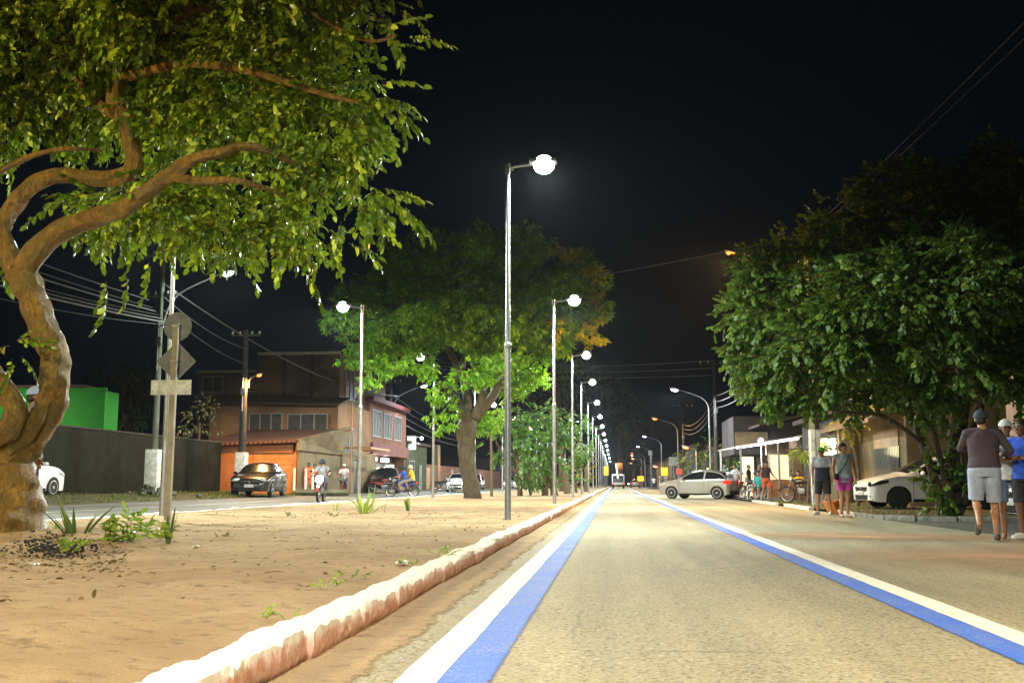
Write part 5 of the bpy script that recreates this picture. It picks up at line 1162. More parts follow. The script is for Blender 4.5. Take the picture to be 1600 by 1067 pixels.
    fs += [tuple(range(K)), tuple(range((len(xs_) - 1) * K, len(xs_) * K))[::-1]]
    mb = MB(); mb.add(vs, fs); body = mb.build('body', paint, t)
    MB().bb(-h2 + .05, h2 - .05, -W / 2 + .16, W / 2 - .16, .22, .62).build('underbody', 'trim_black', t, smooth=False)
    def side_panel(x0, x1, zl, zu, s, off_=.006, nx=22, nz_=6, mb=None):
        mb = mb or MB(); v = []
        for i in range(nx + 1):
            x = x0 + (x1 - x0) * i / nx; a, b2 = zl(x), max(zl(x) + .002, zu(x))
            for j in range(nz_ + 1):
                z = a + (b2 - a) * j / nz_; v.append((x, s * (sy(x, z) + off_), z))
        mb.add(v, [(i * (nz_ + 1) + j, (i + 1) * (nz_ + 1) + j, (i + 1) * (nz_ + 1) + j + 1, i * (nz_ + 1) + j + 1) for i in range(nx) for j in range(nz_)]); return mb
    def top_panel(x0, x1, yr0, yr1, off_=.008, nx=10, ny=12, mb=None):
        mb = mb or MB(); v = []
        for i in range(nx + 1):
            x = x0 + (x1 - x0) * i / nx; ze = zedge(x); ye = sy(x, ze)
            for j in range(ny + 1):
                yq = (yr0 + (yr1 - yr0) * j / ny); q = 1 - abs(yq); v.append((x, ye * yq, ze + (top(x) - ze) * (1 - (1 - q) ** 2.4) + .015 * q + off_))
        mb.add(v, [(i * (ny + 1) + j, i * (ny + 1) + j + 1, (i + 1) * (ny + 1) + j + 1, (i + 1) * (ny + 1) + j) for i in range(nx) for j in range(ny)]); return mb
    top_panel(ws[0], ws[1], -.93, .93).build('windshield', 'car_glass', t); top_panel(rs[0], rs[1], -.88, .88).build('rear_window', 'car_glass', t)
    xa = ws[1] + .42; xb = rs[0] - (.22 if kind != 'sedan' else .1); xm = (xa + xb) / 2 - .02 if kind != 'suv' else (xa + xb) / 2
    zu = lambda x: min(zedge(x) - .045, top(x) - .10)
    zb = lambda x: belt(x) + .025
    for s in (1, -1):
        side_panel(ws[0] - .32, xm + .04, zb, zu, s).build('side_window', 'car_glass', t); side_panel(xm - .05, xb, zb, zu, s).build('side_window', 'car_glass', t)
        sm = MB()
        for xx in (ws[0] - .12, xm, xr + .42): side_panel(xx - .006, xx + .006, lambda x: max(.28, zlow(x) + .02), lambda x: belt(x) - .01, s, .003, 2, 10, sm)
        sm.build('door_seam', 'trim_black', t)
        hm = MB(); 
        for xx in (xm + .18, xr + .62): hm.box((xx, s * (sy(xx, .82) + .018), .82), (.18, .03, .028), bev=.01)
        hm.build('door_handle', paint, t)
        side_panel(xr + .40, xf - .40, lambda x: .205, lambda x: .29, s, .012, 10, 2).build('sill', 'trim_black', t)
        fz = top(h2 - .12)
        side_panel(h2 - .50, h2 - .02, lambda x: .635 + .22 * (h2 - x), lambda x: min(.775 + .10 * (h2 - x), belt(x) - .008), s, .008, 14, 6).build('headlight', head, t)
        hl = MB(); hl.ell((h2 - .075, s * (W / 2 - .34), .69), (.07, .20, .085), 16, 8, R=Matrix.Rotation(-s * .35, 3, 'Z')); hl.build('headlight_lens', 'headlight_on' if beams else head, t)
        side_panel(-h2 + .02, -h2 + .30, lambda x: .74 + .10 * (x + h2), lambda x: .94, s, .010, 8, 6).build('tail_light', tail, t)
        MB().ell((-h2 + .01, s * (W / 2 - .30), .84), (.035, .16, .09), 14, 6).build('tail_lens', tail, t)
        mm_ = MB(); mm_.ell((ws[0] - .38, s * (W / 2 + .07), belt(ws[0] - .38) + .07), (.07, .11, .07), 12, 8); mm_.box((ws[0] - .38, s * (W / 2 - .02), belt(ws[0] - .38) + .03), (.05, .12, .03)); mm_.build('mirror', paint, t)
        fg = MB(); fg.ell((h2 - .06, s * (W / 2 - .30), .36), (.05, .12, .055), 12, 6, R=Matrix.Rotation(-s * .35, 3, 'Z')); fg.build('fog_light', 'trim_black', t)
        for xx in (xf, xr):
            wt = MB(); yc = s * (W / 2 - .10)
            wt.lathe([(.20, -.09), (.29, -.095), (.315, -.07), (.318, 0), (.315, .07), (.29, .095), (.20, .09)], (xx, yc, .315), 'y', 36); tyre = wt.build('tyre', 'black_rubber', t)
            rm = MB(); rm.lathe([(.215, -.085), (.225, .092), (.205, .094), (.19, .06), (.19, -.08)] if s > 0 else [(.215, .085), (.225, -.092), (.205, -.094), (.19, -.06), (.19, .08)], (xx, yc, .315), 'y', 32, close=True)
            for k in range(spokes):
                a = 2 * PI * k / spokes; c_ = Vector((xx + math.cos(a) * .11, yc + s * .075, .315 + math.sin(a) * .11)); rm.box(c_, (.19, .018, .035), tilt=Matrix.Rotation(-a, 3, 'Y'))
            rm.lathe([(.001, -.02), (.05, -.02), (.045, .02), (.001, .022)], (xx, yc + s * .08, .315), 'y', 14); rm.build('rim', rim, tyre)
            bd = MB(); bd.lathe([(.001, -.02), (.17, -.02), (.17, .01), (.001, .012)], (xx, yc + s * .02, .315), 'y', 20); bd.build('brake_disc', 'trim_black', tyre)
    MB().add([(h2 + .004, -.42, .50), (h2 + .004, .42, .50), (h2 + .004, .50, .62), (h2 + .004, -.50, .62)], [(0, 1, 2, 3)]).prism([(h2 + .0, -.46, .26), (h2, .46, .26), (h2, .52, .40), (h2, -.52, .40)], (.006, 0, 0)).build('grille', 'trim_black', t, smooth=False)
    ch = MB(); ch.box((h2 + .010, 0, .625), (.012, .98, .018)); ch.ell((h2 + .014, 0, .60), (.012, .05, .035), 12, 6); ch.build('grille_trim', 'chrome', t)
    MB().box((h2 + .014, 0, .455), (.012, .40, .125), bev=.004).build('front_plate', 'plate', t)
    MB().box((-h2 - .012, 0, .60 if kind != 'sedan' else .66), (.012, .40, .125), bev=.004).build('rear_plate', 'plate', t)
    MB().box((-h2 - .002, 0, .34), (.03, W * .72, .16), bev=.012).build('rear_bumper_trim', 'trim_black', t)
    if emblem:
        for s in (1, -1):
            em = MB(); em.prism([(.14, s * (sy(.1, .66) + .006), .72), (-.02, s * (sy(0, .66) + .006), .72), (-.02, s * (sy(0, .6) + .006), .60), (.06, s * (sy(0, .6) + .006), .53), (.14, s * (sy(.1, .6) + .006), .60)], (0, s * .004, 0)); eo = em.build('door_emblem', 'emblem_blue', t, smooth=False)
            MB().box((.06, s * (sy(.05, .63) + .013), .66), (.09, .004, .02)).build('emblem_mark', 'frame_white', eo, smooth=False)
    if beams: 
        for s in (1, -1): lamp_light('beam', (h2 + .1, s * .55, .66), 60, (1, .93, .8), t, .06, 70, .5, aim=(1, 0, -.06))
    return t
# silver hatchback turning out
car('silver_hatchback', 'silver hatchback angled across the road edge with its tail light on', 'car', (P(1092, 760, 54).x, 54.0, 0), PI - math.radians(29), 3.9, 1.68, 1.47, 'hatch', 'paint_silver', 'tail_lit')
car('white_hatchback', 'white hatchback with dark wheels parked nose out behind the leafy tree trunk', 'car', (9.2, 31.4, .05), PI + math.radians(7), 4.1, 1.73, 1.50, 'hatch', 'paint_white', head='head_dark', rim='rim_dark', emblem=True, spokes=10)
car('pale_green_car', 'pale grey green car at the right edge behind the three men', 'car', (8.95, 19.2, 0), PI + math.radians(2), 4.0, 1.66, 1.42, 'sedan', 'paint_greysilver')
v = G(398, 776, .27); car('black_sedan', 'black sedan parked on the grass verge with pale round headlights', 'car', (-15.55, 44.2, terr(-15.5)), -PI / 2 + math.radians(7), 4.3, 1.72, 1.47, 'sedan', 'paint_black')
car('white_car', 'white car half hidden behind the twisting trunk at the left edge', 'car', (P(16, 760, 32).x, 31.9, terr(-18)), PI / 2 - math.radians(4), 3.9, 1.7, 1.66, 'suv', 'paint_white')
car('black_suv', 'black car parked in front of the lit shop behind a lamp post', 'car', (-14.5, 64.6, terr(-14.5)), -PI / 2 + math.radians(10), 4.3, 1.78, 1.62, 'suv', 'paint_black')
car('oncoming_car', 'white oncoming car with headlights on hidden behind the mango trunk', 'car', (-12.4, 82, .1), -PI / 2, 4.0, 1.7, 1.5, 'suv', 'paint_white', beams=True)
car('oncoming_car', 'distant oncoming car with headlights on between the median tree trunks', 'car', (-11.8, 118, .1), -PI / 2, 4.0, 1.7, 1.5, 'hatch', 'paint_silver', beams=True)
car('dark_parked_car', 'dark car parked beyond the brightly lit gate on the side road', 'car', (-14.2, 104, .15), -PI / 2, 4.0, 1.7, 1.5, 'hatch', 'paint_black')
car('distant_car', 'red tail lit car driving away in the distance right of the truck', 'car', (P(993, 760, 205).x, 205, 0), PI / 2, 4.2, 1.75, 1.6, 'suv', 'paint_silver', 'tail_lit')
car('distant_car', 'farthest car beyond the red tail lit one', 'car', (P(985, 760, 300).x, 300, 0), -PI / 2, 4.0, 1.7, 1.5, 'hatch', 'paint_white', beams=True)
# lift truck far away
t = thing('lift_truck', 'white service truck with raised orange bucket and red tail lights far down the lane', 'truck', (P(966, 760, 165).x, 165, 0), PI / 2)
MB().box((1.7, 0, 1.35), (1.6, 2.0, 1.9), bev=.15).build('cab', 'paint_white', t); MB().box((-.9, 0, .75), (3.6, 2.0, .3), bev=.04).build('flatbed', 'paint_white', t)
MB().box((-1.0, 0, 1.25), (3.0, 1.7, .6), bev=.05).build('tool_box', 'metal_door', t); MB().box((1.7, 0, 1.75), (1.63, 1.7, .6)).build('window_band', 'car_glass', t)
bm_ = MB(); bm_.tube([(-.9, .0, 1.5), (1.5, .3, 4.0), (-.6, -.1, 3.6)], [.14, .12, .1], 8); bm_.build('boom', 'paint_white', t); MB().box((-1.0, -.3, 3.5), (.9, .9, 1.0), bev=.05).build('bucket', mat('orange_plastic', (.6, .18, .03), .5, var=.1), t)
for s in (1, -1):
    MB().box((-2.72, s * .8, .75), (.05, .35, .22)).build('tail_light', 'tail_lit', t)
    for xx in (1.7, -1.6): MB().lathe([(.2, -.12), (.42, -.12), (.44, 0), (.42, .12), (.2, .12)], (xx, s * .85, .44), 'y', 20).build('wheel', 'black_rubber', t)

# ---- motorcycles
mat('bike_blue', (.02, .03, .22), .3, var=0, coat=.5); mat('bike_red', (.30, .03, .02), .3, var=0, coat=.5); mat('bike_black', (.02, .02, .02), .35, var=0, coat=.3)
def motorcycle(label, loc, rz, paint='bike_blue', lit=False, group=None, tail='tail_glass', name='motorcycle'):
    t = thing(name, label, 'motorcycle', loc, rz, group)
    for xx in (.66, -.62):
        tw_ = MB(); tw_.lathe([(.255, -.03), (.285, -.045), (.305, -.025), (.31, 0), (.305, .025), (.285, .045), (.255, .03)], (xx, 0, .31), 'y', 30, close=True); w_ = tw_.build('wheel', 'black_rubber', t)
        rm = MB(); rm.lathe([(.24, -.02), (.257, -.028), (.257, .028), (.24, .02)], (xx, 0, .31), 'y', 26, close=True); rm.lathe([(.001, -.06), (.05, -.06), (.05, .06), (.001, .06)], (xx, 0, .31), 'y', 12)
        for k in range(12): a = PI * 2 * k / 12; rm.cyl((xx, .03 * (-1) ** k, .31), (xx + math.cos(a) * .245, 0, .31 + math.sin(a) * .245), .005, n=4)
        rm.build('rim', 'rim_silver', w_)
    fr = MB(); fr.tube([(.42, 0, .86), (.30, 0, .62), (.18, 0, .34), (-.18, 0, .32), (-.20, 0, .60)], .02, 8); fr.tube([(.40, 0, .84), (.05, 0, .74), (-.35, 0, .70), (-.72, 0, .80)], .02, 8); fr.tube([(-.62, .07, .31), (-.18, .07, .36)], .018, 6); fr.tube([(-.62, -.07, .31), (-.18, -.07, .36)], .018, 6)
    for s in (1, -1): fr.tube([(-.62, s * .1, .33), (-.5, s * .1, .68)], .018, 6)
    fr.build('frame', 'trim_black', t)
    fk = MB()
    for s in (1, -1): fk.tube([(.66, s * .07, .31), (.46, s * .07, .80), (.40, s * .07, .94)], [.022, .02, .018], 8)
    fk.build('fork', 'chrome', t)
    en = MB(); en.box((.08, 0, .44), (.30, .22, .24), bev=.05); en.cyl((.16, 0, .50), (.24, 0, .66), .075, .07, 12)
    for k in range(4): en.cyl((.17 + .016 * k, 0, .53 + .03 * k), (.173 + .016 * k, 0, .54 + .03 * k), .092, n=12)
    en.build('engine', 'grey_steel', t)
    MB().ell((.17, 0, .80), (.25, .13, .12), 16, 10).build('fuel_tank', paint, t); MB().box((-.32, 0, .78), (.66, .22, .09), bev=.04).build('seat', 'trim_black', t)
    sp_ = MB(); sp_.prism([(.02, -.10, .72), (-.28, -.09, .72), (-.7, -.06, .80), (-.60, -.06, .70), (-.15, -.10, .50), (.02, -.10, .55)], (0, .2, 0)); sp_.build('side_cover', paint, t)
    mg = MB()
    for k in range(8):
        a0 = .3 + k * .22; a1 = a0 + .22; mg.prism([(.66 + math.cos(a0) * .34, -.06, .31 + math.sin(a0) * .34), (.66 + math.cos(a1) * .34, -.06, .31 + math.sin(a1) * .34), (.66 + math.cos(a1) * .352, -.06, .31 + math.sin(a1) * .352), (.66 + math.cos(a0) * .352, -.06, .31 + math.sin(a0) * .352)], (0, .12, 0))
    for k in range(7):
        a0 = 1.0 + k * .24; a1 = a0 + .24; mg.prism([(-.62 + math.cos(a0) * .35, -.07, .31 + math.sin(a0) * .35), (-.62 + math.cos(a1) * .35, -.07, .31 + math.sin(a1) * .35), (-.62 + math.cos(a1) * .362, -.07, .31 + math.sin(a1) * .362), (-.62 + math.cos(a0) * .362, -.07, .31 + math.sin(a0) * .362)], (0, .14, 0))
    mg.build('mudguards', paint, t)
    hb = MB(); hb.tube([(.22, .36, 1.02), (.32, .30, 1.03), (.38, .08, .97), (.38, -.08, .97), (.32, -.30, 1.03), (.22, -.36, 1.02)], .014, 8)
    for s in (1, -1): hb.cyl((.24, s * .34, 1.02), (.17, s * .39, 1.01), .02); hb.tube([(.33, s * .28, 1.03), (.34, s * .33, 1.18)], .006, 5); hb.ell((.33, s * .35, 1.20), (.015, .06, .04), 10, 6)
    hb.build('handlebar', 'trim_black', t)
    MB().ell((.49, 0, .89), (.10, .15, .15) if lit else (.09, .09, .10), 20, 12).build('headlight', 'headlight_on' if lit else 'head_glass', t)  # lit headlight enlarged to take in its bloom
    MB().box((-.80, 0, .76), (.06, .13, .07), bev=.02).build('tail_light', tail, t); MB().tube([(.26, -.12, .55), (.25, -.13, .30), (-.1, -.14, .27), (-.75, -.15, .38)], [.02, .02, .035, .04], 10).build('exhaust', 'chrome', t)
    if lit: lamp_light('beam', (.64, 0, .89), 450, (1, .92, .78), t, .05, 120, .8, aim=(1, 0, -.05))
    return t
# ================================================================ PEOPLE
def mskin(name, c): return mat(name, c, .5, var=.1, scale=8)
mskin('skin_tan', (.34, .165, .085)); mskin('skin_brown', (.20, .095, .05)); mskin('skin_dark', (.13, .065, .038))
mat('hair_black', (.012, .010, .009), .6, var=.3, scale=40)
def cloth(name, c, c2=None): return mat(name, c, .85, var=.30, scale=6, bump=1.0, bscale=9, col2=c2)
def remesh(mb, name, m, parent, vox, sm=2):
    me = mb.mesh(name, False); o = bpy.data.objects.new(name, me); C.objects.link(o)
    r = o.modifiers.new('r', 'REMESH'); r.mode = 'VOXEL'; r.voxel_size = vox; r.use_smooth_shade = True
    if sm: s = o.modifiers.new('s', 'SMOOTH'); s.iterations = sm; s.factor = .5
    dg = bpy.context.evaluated_depsgraph_get(); dg.update(); me2 = bpy.data.meshes.new_from_object(o.evaluated_get(dg)); o.modifiers.clear(); o.data = me2; me2.name = name
    me2.polygons.foreach_set('use_smooth', [True] * len(me2.polygons)); me2.materials.clear(); me2.materials.append(MATS[m]); bpy.data.meshes.remove(me); o.parent = parent; return o
def person(label, loc, rz, h=1.7, J=None, skin='skin_brown', shirt=None, sleeves='short', shorts=None, short_len=.85, shoes='trim_black', hair='hair_black', cap=None, vox=.010, build=1.0, belly=0.0, long_hair=False, shirt_low=None, shirt_split=None, helmet=None, extra=None, barefoot=False, group=None, shirt_hem=.86, headturn=0.0, dress=None, cap_back=False):
    s = h / 1.70; t = thing('person', label, 'person', loc, rz, group)
    D = dict(pel=(0, 0, .93), wai=(0, 0, 1.07), che=(0, 0, 1.28), nec=(0, -.01, 1.44), hea=(0, .025, 1.585))
    for q, sx_ in (('L', -1), ('R', 1)):
        D['hip' + q] = (sx_ * .09, 0, .90); D['kne' + q] = (sx_ * .10, .02, .49); D['ank' + q] = (sx_ * .10, -.02, .085); D['toe' + q] = (sx_ * .125, .15, .035)
        D['sho' + q] = (sx_ * .185, 0, 1.39); D['elb' + q] = (sx_ * .235, -.02, 1.12); D['wri' + q] = (sx_ * .25, .06, .88); D['han' + q] = (sx_ * .25, .10, .72)
    if J: D.update(J)
    V_ = {k: Vector(v) * s for k, v in D.items()}; B = build * s
    hd = V_['hea']; hr = Matrix.Rotation(headturn, 3, 'Z')
    def hpt(x, y, z): return hd + hr @ (Vector((x, y, z)) * s)
    def torso(mb, inf, z0=0, z1=1, hem=None):
        # elliptical loft pelvis -> neck, following spine points
        keys = [('pel', -.09, .135, .095), ('pel', 0, .165, .112 + belly * .5), ('wai', 0, .148 + belly * .3, .102 + belly), ('che', -.08, .158 + belly * .15, .108 + belly * .7), ('che', .02, .175, .112), ('che', .09, .168, .098), ('nec', -.03, .11, .07), ('nec', .01, .062, .056)]
        rings = []
        for k, dz, rx, ry in keys:
            p = V_[k]; rings.append((p.x, p.y, p.z + dz * s, (rx * B + inf), (ry * B + inf)))
        rings.sort(key=lambda r: r[2]); 
        if hem: rings = [(V_['pel'].x, V_['pel'].y, V_['pel'].z + hem[0] * s, rings[1][3] * hem[1] + .004, rings[1][4] * hem[1] + .004)] + [r for r in rings if r[2] > V_['pel'].z + (hem[0] + .02) * s and r[2] < V_['nec'].z + .03 * s]
        mb.ringloft(rings, 24)
    b = MB(); torso(b, 0)
    for q in 'LR':
        sg = 1 if q == 'R' else -1; b.caps(V_['nec'] + Vector((sg * .035, -.01, -.005)) * s, V_['sho' + q] + Vector((-sg * .02, 0, .012)) * s, .050 * s, .048 * B)
    b.caps(V_['shoL'], V_['shoR'], .052 * B, .052 * B); b.caps(V_['nec'] - Vector((0, 0, .03 * s)), hd - Vector((0, .02 * s, .06 * s)), .056 * s, .052 * s)
    for q in 'LR':
        b.caps(V_['hip' + q], V_['kne' + q], .088 * B, .054 * s); m_ = V_['kne' + q].lerp(V_['ank' + q], .3); b.caps(V_['kne' + q], V_['ank' + q], .052 * s, .034 * s)
        sh_ = (V_['ank' + q] - V_['kne' + q]).normalized(); back = (Vector((0, -1, 0)) - sh_ * -sh_.y).normalized() * .018 * s; b.caps(m_ + back, V_['kne' + q].lerp(V_['ank' + q], .6), .052 * B, .036 * s)
        b.caps(V_['ank' + q], V_['ank' + q] - Vector((0, .02, .035)) * s, .034 * s, .034 * s); b.caps(V_['ank' + q] + Vector((0, 0, -.04 * s)), V_['toe' + q], .036 * s, .028 * s)
        b.caps(V_['sho' + q], V_['elb' + q], .052 * B, .038 * s); b.caps(V_['elb' + q], V_['wri' + q], .038 * s, .026 * s)
        # hand: palm + four fingers + thumb
        w_, hn = V_['wri' + q], V_['han' + q]; d = (hn - w_).normalized(); sd = Vector((0, 1, 0)) - d * d.y; sd = sd.normalized() if sd.length > .2 else Vector((1, 0, 0)); nr = d.cross(sd)
        if (q == 'L') == (nr.x > 0): nr = -nr
        L_ = .085 * s; palm = w_ + d * L_
        for k in (-1.2, 0, 1.2): b.caps(w_ + d * .01, palm + sd * k * .017 * s, .020 * s, .017 * s, 8)
        for k, fl in ((-1.5, .058), (-.5, .074), (.5, .080), (1.5, .070)):
            a = palm + sd * k * .0185 * s; m1 = a + (d * .85 + nr * .35) * fl * .5 * s; e = m1 + (d * .55 + nr * .8) * fl * .5 * s; b.caps(a, m1, .0105 * s, .0095 * s, 8); b.caps(m1, e, .0095 * s, .008 * s, 8)
        a = w_ + d * .03 * s + sd * .022 * s; m1 = a + (d * .6 + sd * .8) * .038 * s; b.caps(a, m1, .013 * s, .011 * s, 8); b.caps(m1, m1 + (d * .9 + sd * .2 + nr * .2) * .03 * s, .011 * s, .009 * s, 8)
    # head with jaw, nose, brow, lips, ears
    b.ell(hpt(0, -.008, .022), (.076 * s, .094 * s, .090 * s), 20, 14, R=hr); b.ell(hpt(0, .018, -.038), (.056 * s, .066 * s, .070 * s), 18, 12, R=hr); b.ell(hpt(0, .055, -.085), (.028 * s, .024 * s, .022 * s), 10, 8, R=hr)
    b.caps(hpt(0, .086, .012), hpt(0, .108, -.022), .009 * s, .0145 * s, 8); b.ell(hpt(0, .082, -.052), (.026 * s, .012 * s, .010 * s), 10, 6, R=hr); b.ell(hpt(0, .074, .032), (.052 * s, .022 * s, .010 * s), 12, 6, R=hr)
    for sg in (1, -1): b.ell(hpt(sg * .076, -.006, -.006), (.010 * s, .019 * s, .030 * s), 10, 8, R=hr); b.ell(hpt(sg * .038, .066, -.018), (.020 * s, .018 * s, .018 * s), 8, 6, R=hr)
    body = remesh(b, 'body', skin, t, vox, 2)
    ey = MB()
    for sg in (1, -1): ey.ell(hpt(sg * .030, .083, .008), (.014 * s, .006 * s, .007 * s), 10, 6, R=hr); ey.ell(hpt(sg * .030, .087, .033), (.020 * s, .006 * s, .004 * s), 8, 4, R=hr)
    ey.build('eyes', 'hair_black', t)
    if hair:
        hb = MB(); hb.ell(hpt(0, -.018, .030), (.084 * s, .098 * s, .096 * s), 20, 12, R=hr @ Matrix.Rotation(.30, 3, 'X'), z0=-.12)
        if long_hair: hb.ell(hpt(0, -.075, -.10), (.085 * s, .05 * s, .19 * s), 16, 10, R=hr)
        else: hb.ell(hpt(0, -.055, -.015), (.070 * s, .055 * s, .062 * s), 16, 8, R=hr)
        hb.build('hair', hair, t)
    if cap:
        cb = MB(); cb.ell(hpt(0, -.012, .036), (.091 * s, .106 * s, .096 * s), 24, 10, R=hr @ Matrix.Rotation(.10, 3, 'X'), z0=-.05); R2 = hr @ (Matrix.Rotation(PI, 3, 'Z') if cap_back else Matrix.Identity(3))
        k0 = len(cb.v); vs = []
        for i in range(9):
            a = PI * (.12 + .76 * i / 8); vs += [hd + R2 @ (Vector((math.cos(a) * .088, math.sin(a) * .095, .036)) * s), hd + R2 @ (Vector((math.cos(a) * .083, .085 + math.sin(a) * .085, .022 + .012 * math.sin(a))) * s), hd + R2 @ (Vector((math.cos(a) * .083, .085 + math.sin(a) * .085, .015 + .012 * math.sin(a))) * s), hd + R2 @ (Vector((math.cos(a) * .088, math.sin(a) * .095, .027)) * s)]
        cb.add(vs, [(4 * i + j, 4 * i + (j + 1) % 4, 4 * i + 4 + (j + 1) % 4, 4 * i + 4 + j) for i in range(8) for j in range(4)] + [(0, 1, 2, 3), (32, 33, 34, 35)])
        cb.ell(hpt(0, -.012, .133), .008 * s, 8, 4); cb.build('cap', cap, t)
    if helmet:
        hb = MB(); hb.ell(hpt(0, -.005, .02), (.125 * s, .14 * s, .135 * s), 22, 12, R=hr, z0=-.55); hb.build('helmet', helmet, t); MB().ell(hpt(0, .05, .0), (.112 * s, .095 * s, .05 * s), 16, 6, R=hr).build('visor', 'car_glass', t)
    if shirt:
        sb = MB(); torso(sb, .016, hem=(-(0.93 - shirt_hem), 1.04)); sb.caps(V_['shoL'], V_['shoR'], .062 * B, .062 * B); [sb.caps(V_['nec'] + Vector((sg * .042, -.008, -.012)) * s, V_['sho' + q] + Vector((-sg * .02, 0, .010)) * s, .056 * s, .060 * B) for q, sg in (('R', 1), ('L', -1))]
        if sleeves != 'none':
            for q in 'LR':
                e = V_['sho' + q].lerp(V_['elb' + q], .72 if sleeves == 'short' else 1.0); sb.ell(V_['sho' + q], .064 * B)
                if sleeves == 'short': sb.cyl(V_['sho' + q], e, .063 * B, .066 * B, 16)
                else:
                    cut = 1.0 if sleeves == 'long' else .55
                    sb.caps(V_['sho' + q], V_['elb' + q], .062 * B, .047 * s); sb.cyl(V_['elb' + q], V_['elb' + q].lerp(V_['wri' + q], cut), .050 * s, .042 * s, 16)
        so = remesh(sb, 'shirt', shirt, t, vox * .9, 2)
        if shirt_split:   # second colour over chest/shoulders: faces above a height
            so.data.materials.append(MATS[shirt_split[0]]); zc = shirt_split[1] * s
            for p_ in so.data.polygons:
                if p_.center.z > zc: p_.material_index = 1
    if shorts:
        sb = MB(); p = V_['pel']; sit = abs(V_['kneL'].z - V_['hipL'].z) < .3 * s
        sb.ringloft([(p.x, p.y, p.z - .10 * s, .150 * B, .112 * B), (p.x, p.y, p.z - .02 * s, .176 * B, (.122 + belly * .4) * B), (p.x, p.y, p.z + .07 * s, (.165 + belly * .3) * B, (.115 + belly * .8) * B)], 24)
        for q in 'LR':
            e = V_['hip' + q].lerp(V_['kne' + q], min(1, short_len)); sb.ell(V_['hip' + q], .094 * B); sb.cyl(V_['hip' + q] + Vector((0, 0, .02 * s)), e, .100 * B, (.084 if short_len < 1.05 else .07) * B, 20)
            if short_len > 1.05: e2 = V_['kne' + q].lerp(V_['ank' + q], short_len - 1.05); sb.ell(V_['kne' + q], .07 * B); sb.cyl(V_['kne' + q], e2, .068 * B, .052 * s, 18)
        remesh(sb, 'trousers' if short_len > 1.2 else 'shorts', shorts, t, vox * .9, 2)
    if not barefoot:
        for q in 'LR':
            sb = MB(); a, tt = V_['ank' + q], V_['toe' + q]; d = (tt - a); d = Vector((d.x, d.y, d.z)); he = a - d * (.28 if abs(d.z) < .12 * s else -.15); lo = -Vector((0, 0, .030 * s)) if abs(d.z) < .12 * s else Vector((0, 0, 0))
            sb.caps(he + Vector((0, 0, -.05 * s)) if abs(d.z) < .12 * s else he, tt + Vector((0, 0, .006)), .040 * s, .038 * s)
            if abs(d.z) < .12 * s: sb.caps(a + Vector((0, 0, -.02 * s)), tt + d * -.35 + Vector((0, 0, .015 * s)), .044 * s, .036 * s)
            remesh(sb, 'shoe', shoes, t, vox, 1)
    if extra: extra(t, V_, s)
    return t
cloth('cloth_plum', (.060, .042, .058)); cloth('cloth_jeans_pale', (.36, .40, .52), (.22, .26, .37)); cloth('cloth_white', (.62, .62, .60)); cloth('cloth_jeans_blue', (.10, .17, .25), (.07, .12, .19)); cloth('cloth_blue', (.01, .06, .42))
cloth('cloth_black', (.022, .022, .028)); cloth('cloth_pink', (.62, .06, .38)); cloth('cloth_print_grey', (.45, .50, .48), (.12, .17, .20)); cloth('cloth_lightgrey', (.40, .40, .46)); cloth('cloth_navy', (.025, .03, .06)); cloth('cap_dark', (.03, .04, .055)); cloth('cap_green', (.10, .50, .12)); cloth('cap_white', (.6, .6, .56)); cloth('cap_blue', (.28, .36, .55))
cloth('cloth_yellow', (.75, .45, .02)); cloth('cloth_royal', (.02, .10, .50)); cloth('cloth_grey', (.22, .23, .24)); cloth('cloth_red', (.42, .10, .05)); cloth('cloth_teal', (.02, .28, .33)); mat('shoe_white', (.55, .55, .52), .6, var=.1); mat('shoe_grey', (.07, .065, .06), .8, var=.2)
# man walking away (right)
person('man in dark plum long sleeved top and pale denim shorts walking away, seen from behind', (P(1540, 760, 14.75).x, 14.75, 0), math.radians(-12), 1.77,
       dict(kneL=(-.12, .03, .52), ankL=(-.13, -.24, .26), toeL=(-.15, -.20, .11), hipL=(-.10, 0, .91), kneR=(.10, .04, .49), ankR=(.10, 0, .085), toeR=(.13, .17, .035), elbL=(-.27, .10, 1.20), wriL=(-.10, .30, 1.24), hanL=(.02, .32, 1.28), elbR=(.33, .02, 1.17), wriR=(.20, .26, 1.10), hanR=(.06, .32, 1.12)),
       'skin_tan', 'cloth_plum', 'elbow', 'cloth_jeans_pale', .98, 'shoe_grey', 'hair_black', 'cap_dark', .009, 1.12, .012, headturn=-.3, shirt_hem=.95)
def arms_folded(): return dict(elbL=(-.22, .10, 1.14), wriL=(-.02, .24, 1.17), hanL=(.12, .22, 1.20), elbR=(.22, .10, 1.14), wriR=(.02, .22, 1.12), hanR=(-.12, .24, 1.16))
person('young man in white shirt and pale cap with arms folded beside the plum shirt man', (P(1577, 760, 15.15).x, 15.15, 0), math.radians(165), 1.66, dict(arms_folded(), kneL=(-.13, .03, .49), ankL=(-.16, 0, .085), toeL=(-.19, .15, .03)),
       'skin_brown', 'cloth_white', 'short', 'cloth_jeans_blue', .9, 'shoe_white', 'hair_black', 'cap_white', .009, .92, headturn=.2, shirt_hem=.84, barefoot=True)
